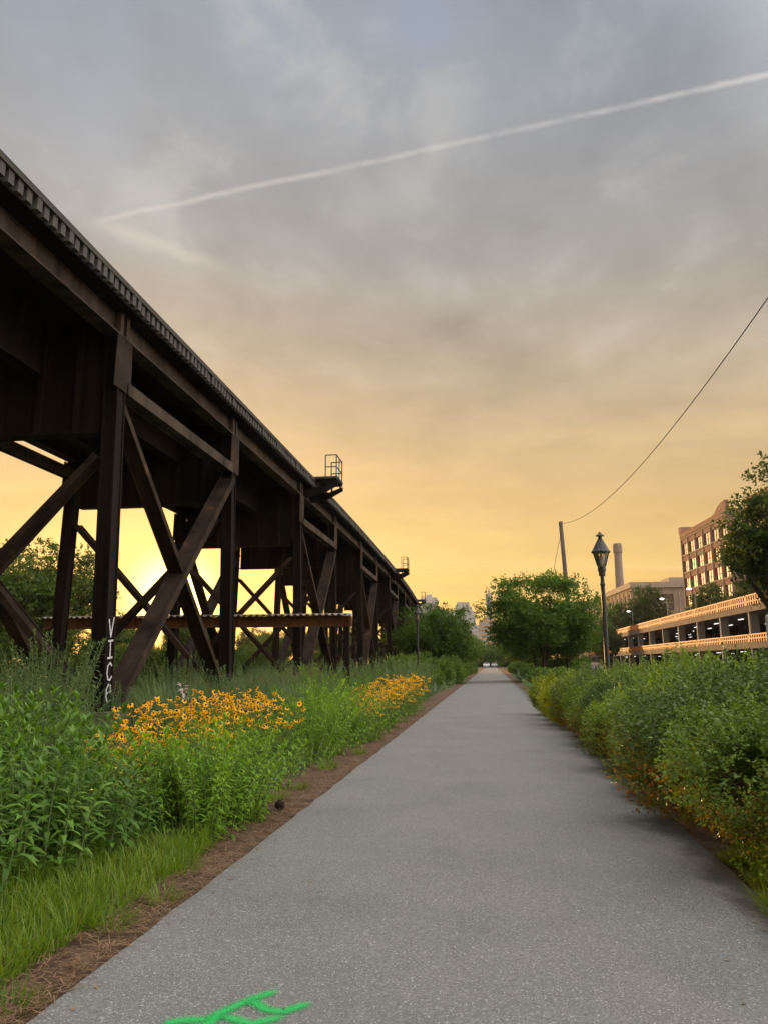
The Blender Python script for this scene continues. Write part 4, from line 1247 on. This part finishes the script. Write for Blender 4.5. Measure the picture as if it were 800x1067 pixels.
tD.location = (-27.5, 44, .3); tD.scale = (.85, .85, .76)
small = make_tree(404, 7.0, 6.5, 2.0, 1, 12000, .22, M['leaf_tree'], M['bark'], 'dark tree along the left of the far path', name='path_tree', tr=.13)
small.location = (-5.0, 76, .2)
FL = 'dark tree along the left of the far path'; FR = 'dark tree along the right of the far path'
for (x, y, s, lab) in [(-5.2, 92, .8, FL), (-5.0, 110, .85, FL), (-4.8, 130, .9, FL), (5.4, 82, .95, FR), (5.0, 102, .9, FR), (4.8, 125, .95, FR), (5.2, 150, 1.0, FR), (-5.0, 155, 1.0, FL), (4.6, 185, 1.1, FR), (-4.8, 190, 1.1, FL), (-2.2, 246, 1.1, FL), (1.8, 250, 1.15, FR), (7.5, 240, 1.3, FR), (-8.5, 244, 1.4, FL), (12.5, 215, 1.4, FR), (-7.5, 215, 1.2, FL)]:
    copy_tree(small, None, (x, y, 0), rp.uniform(0, 6), s, lab, 'dark trees lining the far path')
tag(small, FL, 'tree', 'dark trees lining the far path')
copy_tree(small, None, (6.1, 65, 0), 2.0, .86, 'dark tree beside the big round tree, behind the street lamp').name = 'path_tree'
# scrub trees behind the trestle, kept low where the sun stands
SB = 'loose backlit tree in the far tree line behind the trestle'
for (x, y, s) in [(-36, 46, .66), (-44, 50, .78), (-49, 44, .9), (-39, 62, .62), (-56, 60, .9), (-31, 62, .48), (-36, 90, .62), (-31, 84, .45), (-27, 92, .42), (-24, 86, .44), (-24, 104, .5), (-19, 96, .42), (-22, 120, .6), (-17, 112, .45), (-48, 80, .7), (-29, 130, .6), (-15, 135, .6), (-42, 105, .7), (-37, 120, .6)]:
    copy_tree(tD, None, (x, y, .2), rp.uniform(0, 6), s, SB, 'backlit trees behind the trestle')

# ------------------------------------------------------------------ parking garage
gar = empty('parking_garage', (25.0, 0, -.45), label='long two-deck concrete parking garage with ochre railings along the road', cat='parking garage')
GY0, GY1 = 50.8, 207.6; BAY = 9.8
nb = int(round((GY1 - GY0) / BAY))
def gpart(name, mat, fn):
    mb = MB(); fn(mb); return mb.build(name, mat, gar)
gpart('deck', M['concrete'], lambda m: (m.box(0, 34, GY0, GY1, 6.74, 7.58)))
gpart('deck', M['concrete'], lambda m: (m.box(0, 34, GY0, GY1, 3.22, 4.06)))
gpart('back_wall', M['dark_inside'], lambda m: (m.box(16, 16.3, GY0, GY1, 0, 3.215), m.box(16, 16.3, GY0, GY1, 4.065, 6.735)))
gpart('end_wall', M['concrete'], lambda m: (m.box(1, 15.9, GY1 - .3, GY1 - .02, 4.065, 6.735), m.box(1, 15.9, GY1 - .3, GY1 - .02, 0, 3.215)))
cm = MB(); cm.box(.10, .95, -.22, .22, 4.065, 6.735); COLM = cm.mesh('column'); COLM.materials.append(M['concrete_pale'])
cm = MB(); cm.box(.10, .95, -.22, .22, -.1, 3.215); COLG = cm.mesh('column'); COLG.materials.append(M['concrete_pale'])
def rail_mesh(z0, z1):
    m = MB()
    m.box(-.10, -.02, .12, BAY - .12, z1 - .12, z1); m.box(-.10, -.02, .12, BAY - .12, z0 + .05, z0 + .16)
    k = 15
    for i in range(k):
        yy = .2 + i * (BAY - .4) / (k - 1); w_ = .16 if i % 7 == 0 else .10
        m.box(-.09, -.03, yy - w_ / 2 - .08, yy + w_ / 2 + .08, z0 - .25, z1 - .13)
    me = m.mesh('railing'); me.materials.append(M['rail']); return me
RU, RL = rail_mesh(7.60, 8.35), rail_mesh(4.07, 4.60)
lm = MB(); lm.box(-.08, .08, -.8, .8, 6.62, 6.67); FIX = lm.mesh('ceiling_light'); FIX.materials.append(M['fluoro'])
lm = MB(); lm.box(-.10, .10, -.75, .75, 3.06, 3.11); FIX2 = lm.mesh('ceiling_light'); FIX2.materials.append(M['fluoro'])
for i in range(nb + 1):
    y = GY0 + i * BAY
    for me in (COLM, COLG):
        o = link_mesh('column', me, None, gar); o.location = (0, y, 0)
    if i < nb:
        for me in (RU, RL):
            o = link_mesh('railing', me, None, gar); o.location = (0, y, 0)
        for (fx, fy) in ((3.0, 2.2), (6.0, 6.8), (9.5, 3.4), (13.0, 7.6)):
            o = link_mesh('ceiling_light', FIX, None, gar); o.location = (fx, y + fy, 0)
        for (fx, fy) in ((3.5, 4.0), (9.0, 7.6)):
            o = link_mesh('ceiling_light', FIX2, None, gar); o.location = (fx, y + fy, 0)
# lamps on the roof deck
dl = empty('deck_lamp', (29.0, 133.0, 7.13), label='lit lamp post on the roof deck of the parking garage', cat='lamp post', group='lit lamp posts on the garage roof')
mb = MB(); mb.tube([(0, 0, 0), (0, 0, 4.6)], [.09, .06], 8); mb.tube([(0, 0, 4.6), (-.7, 0, 4.8)], .05, 6); mb.build('post', M['concrete_pale'], dl)
mb = MB(); mb.lathe([(.10, 4.50), (.34, 4.56), (.34, 4.72), (.15, 4.80)], 10, cx=-.75); mb.build('lamp_head', M['lamp_lit'], dl)
copy_tree(dl, None, (29.0, 115.0, 7.13)); copy_tree(dl, None, (29.0, 165.0, 7.13))

# ------------------------------------------------------------------ buildings on the right
def facade_building(root, W, D, H, floors, baysW, baysD, wall, base=0.0, win=(.62, .66), trim=None, pil=.35):
    """block with its near left corner at the origin: the D side runs back along +y and faces -x, the W side along +x and faces -y.
    windows are openings between piers and spandrels, with glass set back"""
    fh = (H - base - 1.6) / floors
    body = MB(); body.box(.45, W, .45, D, 0, H - .8)
    body.build('core', M['dark_inside'] if False else wall, root)
    wl = MB(); tr = MB()
    def side(nbay, length, put_):
        bw = length / nbay
        for i in range(nbay + 1):   # piers
            c = i * bw; w_ = bw * (1 - win[0]) / 2
            a, b_ = max(0, c - w_), min(length, c + w_)
            put_(wl, a, b_, 0, .45, 0, H - .82)
            put_(tr, (a + b_) / 2 - pil / 2, (a + b_) / 2 + pil / 2, -.14, -.004, 0, H - 1.2)
        for f_ in range(floors + 1):
            z0 = base + f_ * fh - (1 - win[1]) * fh * .55; z1 = z0 + (1 - win[1]) * fh
            for i in range(nbay):
                w_ = bw * (1 - win[0]) / 2
                put_(wl, i * bw + w_ + .002, (i + 1) * bw - w_ - .002, .05, .44, max(0, z0), min(z1, H - .83))
        for f_ in range(floors + 1):
            z1 = base + f_ * fh + (1 - win[1]) * fh * .45
            put_(tr, .02, length - .02, -.10, .045, z1 - .02, z1 + .22) if f_ else None
        for f_ in range(floors):
            z1 = base + f_ * fh + (1 - win[1]) * fh * .45
            z2 = z1 + win[1] * fh
            for i in range(nbay):
                w_ = bw * (1 - win[0]) / 2
                m = MB(); put_(m, i * bw + w_ + .02, (i + 1) * bw - w_ - .02, .30, .34, z1 + .03, z2 - .03)
                wo = m.build('window', M['glass_window'], root)
                fr = MB(); mid = (i + .5) * bw
                put_(fr, mid - .07, mid + .07, .22, .296, z1 + .03, z2 - .03)
                put_(fr, i * bw + w_ + .02, (i + 1) * bw - w_ - .02, .22, .290, (z1 + z2) / 2 - .05, (z1 + z2) / 2 + .05)
                fr.build('window_frame', M['trim'], wo)
    side(baysD, D, lambda m, a, b_, d0, d1, z0, z1: m.box(d0, d1, a, b_, z0, z1))
    side(baysW, W, lambda m, a, b_, d0, d1, z0, z1: m.box(a, b_, d0, d1, z0, z1) if False else m.box(max(a, .452), b_, d0, d1, z0, z1))
    wl.build('wall', wall, root); tr.build('stone_bands', trim or M['trim'], root)
    return fh
ang = R(3.3)
bB = empty('brick_warehouse', (44.8, 150, 0), ang, 'tall red-brown brick warehouse with a grid of big windows behind the garage', 'building')
facade_building(bB, 46, 29.5, 29.6, 7, 9, 6, M['brick'], base=1.2, win=(.74, .70))
mb = MB(); mb.box(-.2, 46, -.2, .5, 28.81, 29.9); mb.box(-.2, .5, .5, 29.5, 28.81, 29.9)
mb.prism([(0, 29.9), (7.8, 29.9), (6.2, 30.2), (4.4, 31.1), (2.4, 31.6), (0, 31.7)], 'x', -.2, .5)
mb.box(-.25, 2.2, 28.0, 29.7, 29.9, 31.3)
mb.build('parapet', M['brick'], bB)
mb = MB(); mb.prism([(1, 29.0), (24, 29.0), (12.5, 34.5)], 'y', 1.0, 14); mb.build('roof_gable', M['brick'], bB)
bO = empty('orange_brick_building', (39.5, 96, 0), ang, 'orange-brown brick building behind the street tree at the right edge', 'building')
facade_building(bO, 30, 22, 25.0, 6, 6, 4, M['brick_orange'], base=1.0)
mb = MB(); mb.box(-.2, 30, -.2, .5, 24.21, 25.3); mb.box(-.2, .5, .5, 22, 24.21, 25.3); mb.build('parapet', M['brick_orange'], bO)
bC = empty('buff_factory', (40.6, 230, 0), ang, 'long buff factory building with tall windows under the brick chimney', 'building')
facade_building(bC, 40, 130, 23.4, 3, 6, 24, M['brick_pale'], base=1.0, win=(.50, .72))
mb = MB(); mb.box(-.5, 40, -.5, .5, 22.61, 24.2); mb.box(-.5, .5, .5, 130, 22.61, 24.2); mb.box(11, 19, 1, 9, 22.61, 25.6); mb.build('cornice', M['trim'], bC)
ch = empty('brick_chimney', (48.8, 300, 0), 0, 'tall tapering brick chimney stack behind the buff factory', 'chimney')
mb = MB(); mb.lathe([(2.0, -.5), (1.42, 42.0), (1.40, 42.1)], 12); mb.build('stack', M['brick_chimney'], ch)
mb = MB(); mb.lathe([(1.44, 42.11), (1.75, 42.6), (1.75, 45.2), (1.55, 45.4), (1.55, 45.9)], 12); mb.build('cap', M['brick_chimney'], ch)
# trees on and before the garage roof line
gt = make_tree(405, 14.5, 11.0, 2.5, 1, 24000, .42, M['leaf_tree_dark'], M['bark'], 'dark conical tree in front of the buff factory', name='dark_tree', tr=.25)
gt.location = (32.6, 168, 0); gt.scale = (.85, .85, 1.15)
GTG = 'dark trees in front of the buff factory'
gt['group'] = GTG; gt['label'] = 'large dark tree in front of the buff factory, left of the brick warehouse'
copy_tree(gt, None, (27.2, 172, 0), 2, (.62, .62, .95), 'smaller dark tree in front of the buff factory, beside the lit lamp')
copy_tree(gt, None, (21.2, 150, 0), 4, (.5, .5, .62), 'small tree before the left end of the buff factory, by the street lamp')
copy_tree(gt, None, (33.5, 124, 0), 1, (.6, .6, .9), 'dark tree in front of the lower windows of the brick warehouse')
copy_tree(gt, None, (35.5, 112, 0), 5, (.6, .6, .85), 'dark tree between the brick warehouse and the street tree')

# ------------------------------------------------------------------ downtown
def tower_block(name, loc, w, dpt, h, label, mat, floors, cols, dome=False):
    r = empty(name, loc, 0, label, 'tower')
    m = MB()
    if dome:
        prof = [(-w / 2, 0), (w / 2, 0), (w / 2, h * .80), (w * .44, h * .80), (w * .44, h * .86), (w * .37, h * .86), (w * .36, h * .92), (w * .27, h * .93), (w * .25, h), (-w * .25, h), (-w * .27, h * .93), (-w * .36, h * .92), (-w * .37, h * .86), (-w * .44, h * .86), (-w * .44, h * .80), (-w / 2, h * .80)]
        m.prism(prof, 'y', 0, dpt)
    else:
        m.box(-w / 2, w / 2, 0, dpt, 0, h); m.box(-w * .2, w * .15, dpt * .2, dpt * .6, h, h * 1.05)
    m.build('wall', mat, r)
    g_ = MB(); hh = h * .76 if dome else h * .95
    for i in range(floors):
        z = h * .04 + hh * i / floors
        g_.box(-w * .47, w * .47, -.15, -.01, z, z + hh / floors * .45)
    g_.build('window_bands', M['tower_glass'], r)
    return r
tower_block('office_tower', (-38, 1100, 0), 34, 30, 86, 'pale grey round-topped office tower at the end of the path', M['tower'], 22, 8, True)
tower_block('office_block', (-72, 1150, 0), 34, 30, 76, 'pale grey flat office block left of the round-topped tower', M['tower'], 18, 8)
tower_block('office_block', (-92, 1180, 0), 24, 30, 100, 'pale slab block behind the far end of the trestle', M['tower'], 20, 8)
tower_block('office_block', (-24, 900, 0), 26, 24, 44, 'low pale block at the foot of the round-topped tower', M['tower'], 10, 8)
tower_block('apartment_block', (-4.0, 760, 0), 15, 20, 42, 'sunlit tan block beyond the far end of the path', M['tower_warm'], 10, 6)
tower_block('office_block', (-1.0, 900, 0), 7, 20, 80, 'narrow grey tower behind the round tree', M['tower'], 20, 4)

# ------------------------------------------------------------------ cars
def make_car(c, label, group):
    r = empty('parked_car', label=label, cat='car', group=group)
    paint = mat_plain('car_paint', c, .25, .1, .6)
    prof = [(-2.15, .32), (-2.2, .62), (-2.1, .88), (-1.25, .98), (-.65, 1.40), (.75, 1.44), (1.55, 1.02), (2.1, .92), (2.2, .62), (2.15, .32)]
    m = MB(); vs = []; fs = []
    for s_, inset in ((-1, 0.0), (1, 0.0)):
        for (y_, z_) in prof:
            w_ = .88 if z_ < 1.05 else .66
            vs.append((s_ * w_, y_, z_))
    n = len(prof)
    for k in range(n):
        k2 = (k + 1) % n; fs.append((k, k2, n + k2, n + k))
    fs.append(tuple(range(n))); fs.append(tuple(range(n, 2 * n)))
    m.add(vs, fs); body = m.build('body', paint, r)
    mod = body.modifiers.new('bevel', 'BEVEL'); mod.width = .06; mod.segments = 2
    for s_ in (-1, 1):
        wm = MB(); wm.add([(s_ * .875, -1.05, 1.02), (s_ * .875, 1.35, 1.05), (s_ * .69, .72, 1.37), (s_ * .69, -.58, 1.34)], [(0, 1, 2, 3)]); 
        q = MB(); q.prism([(-1.0, 1.03), (1.3, 1.06), (.70, 1.36), (-.56, 1.33)], 'x', s_ * .80, s_ * .83); q.build('side_window', M['glass_window'], r)
        for y_ in (-1.35, 1.35):
            wh = MB(); wh.tube([(s_ * .70, y_, .32), (s_ * .91, y_, .32)], .32, 16); wh.build('wheel', M['black_metal'], r)
            
        hl = MB(); hl.box(s_ * .62 - .16, s_ * .62 + .16, -2.24, -2.17, .66, .80); hl.build('headlight', M['trim'], r)
    q = MB(); q.add([(-.76, -1.22, 1.03), (.76, -1.22, 1.03), (.62, -.70, 1.40), (-.62, -.70, 1.40)], [(0, 1, 2, 3)]); q.build('windscreen', M['glass_window'], r)
    return r
GC = 'cars parked past the end of the path'
c1 = make_car((.75, .75, .75), 'white car parked across the far end of the path', GC); c1.location = (-1.6, 232, .04)
c2 = make_car((.35, .36, .38), 'grey car parked across the far end of the path', GC); c2.location = (.7, 236, .04)
c3 = make_car((.75, .75, .75), 'white car parked on the road beyond the hedge at the right edge', None); c3.location = (16.6, 50, .03); c3.rotation_euler = (0, 0, .05)
c4 = make_car((.10, .10, .11), 'dark car parked on the road beyond the big round tree', None); c4.location = (12, 96, .03)

cpost = MB(); cpost.prism([(-.21, -.2), (.21, -.2), (.185, 2.80), (.15, 2.86), (-.15, 2.86), (-.185, 2.80)], 'y', -.20, .20)
cpo = cpost.build('concrete_post', M['post_grey']); cpo.location = (8.22, 24.0, 0)
tag(cpo, 'pale grey concrete post standing beyond the hedge at the right edge', 'post')
# ------------------------------------------------------------------ small things
# green spray-paint mark on the path
def paint_mark():
    def G(u, v):
        w = Mw @ Vector((u - 400, v - 533.5, f_px)); t = (.045 - HC) / w.z; return Vector((w.x * t, w.y * t, 0))
    vs, fs, ed = [], [], []
    lines = [[(168, 1067), (190, 1063), (216, 1062), (240, 1055)], [(200, 1084), (228, 1056), (262, 1041), (292, 1031)], [(258, 1040), (278, 1052), (296, 1054), (326, 1044)], [(228, 1057), (262, 1067), (300, 1058)], [(262, 1067), (232, 1085), (205, 1100)]]
    zl = .0445
    for ln in lines:
        P = [G(*q) for q in ln]; k0 = len(vs); n = len(P); sub = []
        for a, b in zip(P[:-1], P[1:]):
            for t in range(8): sub.append(a.lerp(b, t / 8))
        sub.append(P[-1])
        zl += .0004
        for i, p in enumerate(sub):
            dd = (sub[min(i + 1, len(sub) - 1)] - sub[max(i - 1, 0)]).normalized(); n_ = Vector((-dd.y, dd.x, 0))
            endf = min(1, i / 3, (len(sub) - 1 - i) / 3)
            for k in range(5):
                s_ = (k - 2) / 2; q = p + n_ * s_ * .060
                vs.append((q.x, q.y, zl)); ed.append((1 - abs(s_)) * (0.35 + .65 * endf))
        for i in range(len(sub) - 1):
            for k in range(4):
                a = k0 + i * 5 + k; fs.append((a, a + 1, a + 6, a + 5))
    o = MB().add(vs, fs).build('paint_mark', M['paint'], fix=False)
    at = o.data.attributes.new('edge', 'FLOAT', 'POINT'); at.data.foreach_set('value', ed)
    tag(o, 'bright green spray-paint mark on the grey path', 'paint mark')
paint_mark()
# pine cone on the mulch
pc = MB(); pc.lathe([(.012, .0), (.040, .015), (.052, .045), (.045, .075), (.022, .098), (.006, .105)], 9)
for k in range(26):
    a = k * 2.4; t = k / 26; rr = .052 * math.sin(PI * (.15 + .8 * t)) ; z_ = .01 + .09 * t
    pc.add([(rr * math.cos(a - .25), rr * math.sin(a - .25), z_), (rr * math.cos(a + .25), rr * math.sin(a + .25), z_), ((rr + .016) * math.cos(a), (rr + .016) * math.sin(a), z_ + .016)], [(0, 1, 2)])
po = pc.build('pine_cone', M['flower_eye']); po.location = (-2.18, 8.05, .03)
tag(po, 'small dark pine cone lying on the mulch beside the path', 'pine cone')
# wilted pale bloom standing above the yellow flowers
wb = empty('wilted_bloom', (-4.05, 10.0, gz(-4.05, 10.0)), 0, 'pale pink and brown wilted bloom standing above the yellow flowers', 'flower')
mb = MB(); mb.tube([(0, 0, 0), (.02, 0, .6), (0, .02, 1.03)], [.006, .005, .004], 6); mb.build('stem', M['stem'], wb)
rng = np.random.default_rng(9); n = 26; dv = nrm(rng.normal(0, 1, (n, 3)) * [1, 1, .6])
V, F = leaf_arrays(np.array([[0, .02, 1.06]]) + dv * .02 + rng.normal(0, .02, (n, 3)) * [1, 1, 2.4], dv, np.tile([0, 0, 1.], (n, 1)), .075, .045, .5, 'lance')
link_mesh('petals', mesh_np('petals', [(V[:6 * 17], F[:6 * 17])]), M['petal_pale'], wb)
link_mesh('seed_head', mesh_np('seed_head', [(V[6 * 17:], F[6 * 17:] - 6 * 17)]), M['flower_eye'], wb)

def build_haze():
    m, nt = new_mat('haze_air')
    v = N(nt, 'ShaderNodeVolumePrincipled', inp={'Density': .00010, 'Anisotropy': .55, 'Color': (.93, .93, .95, 1)})
    o = N(nt, 'ShaderNodeOutputMaterial'); nt.links.new(v.outputs[0], o.inputs['Volume'])
    mb = MB(); mb.box(-420, 420, -60, 1300, -1.5, 112)
    tag(mb.build('haze', m), kind='stuff')
if HAZE: build_haze()
SC.cycles.max_bounces = 6; SC.cycles.diffuse_bounces = 3; SC.cycles.transparent_max_bounces = 8
SC.cycles.use_denoising = True
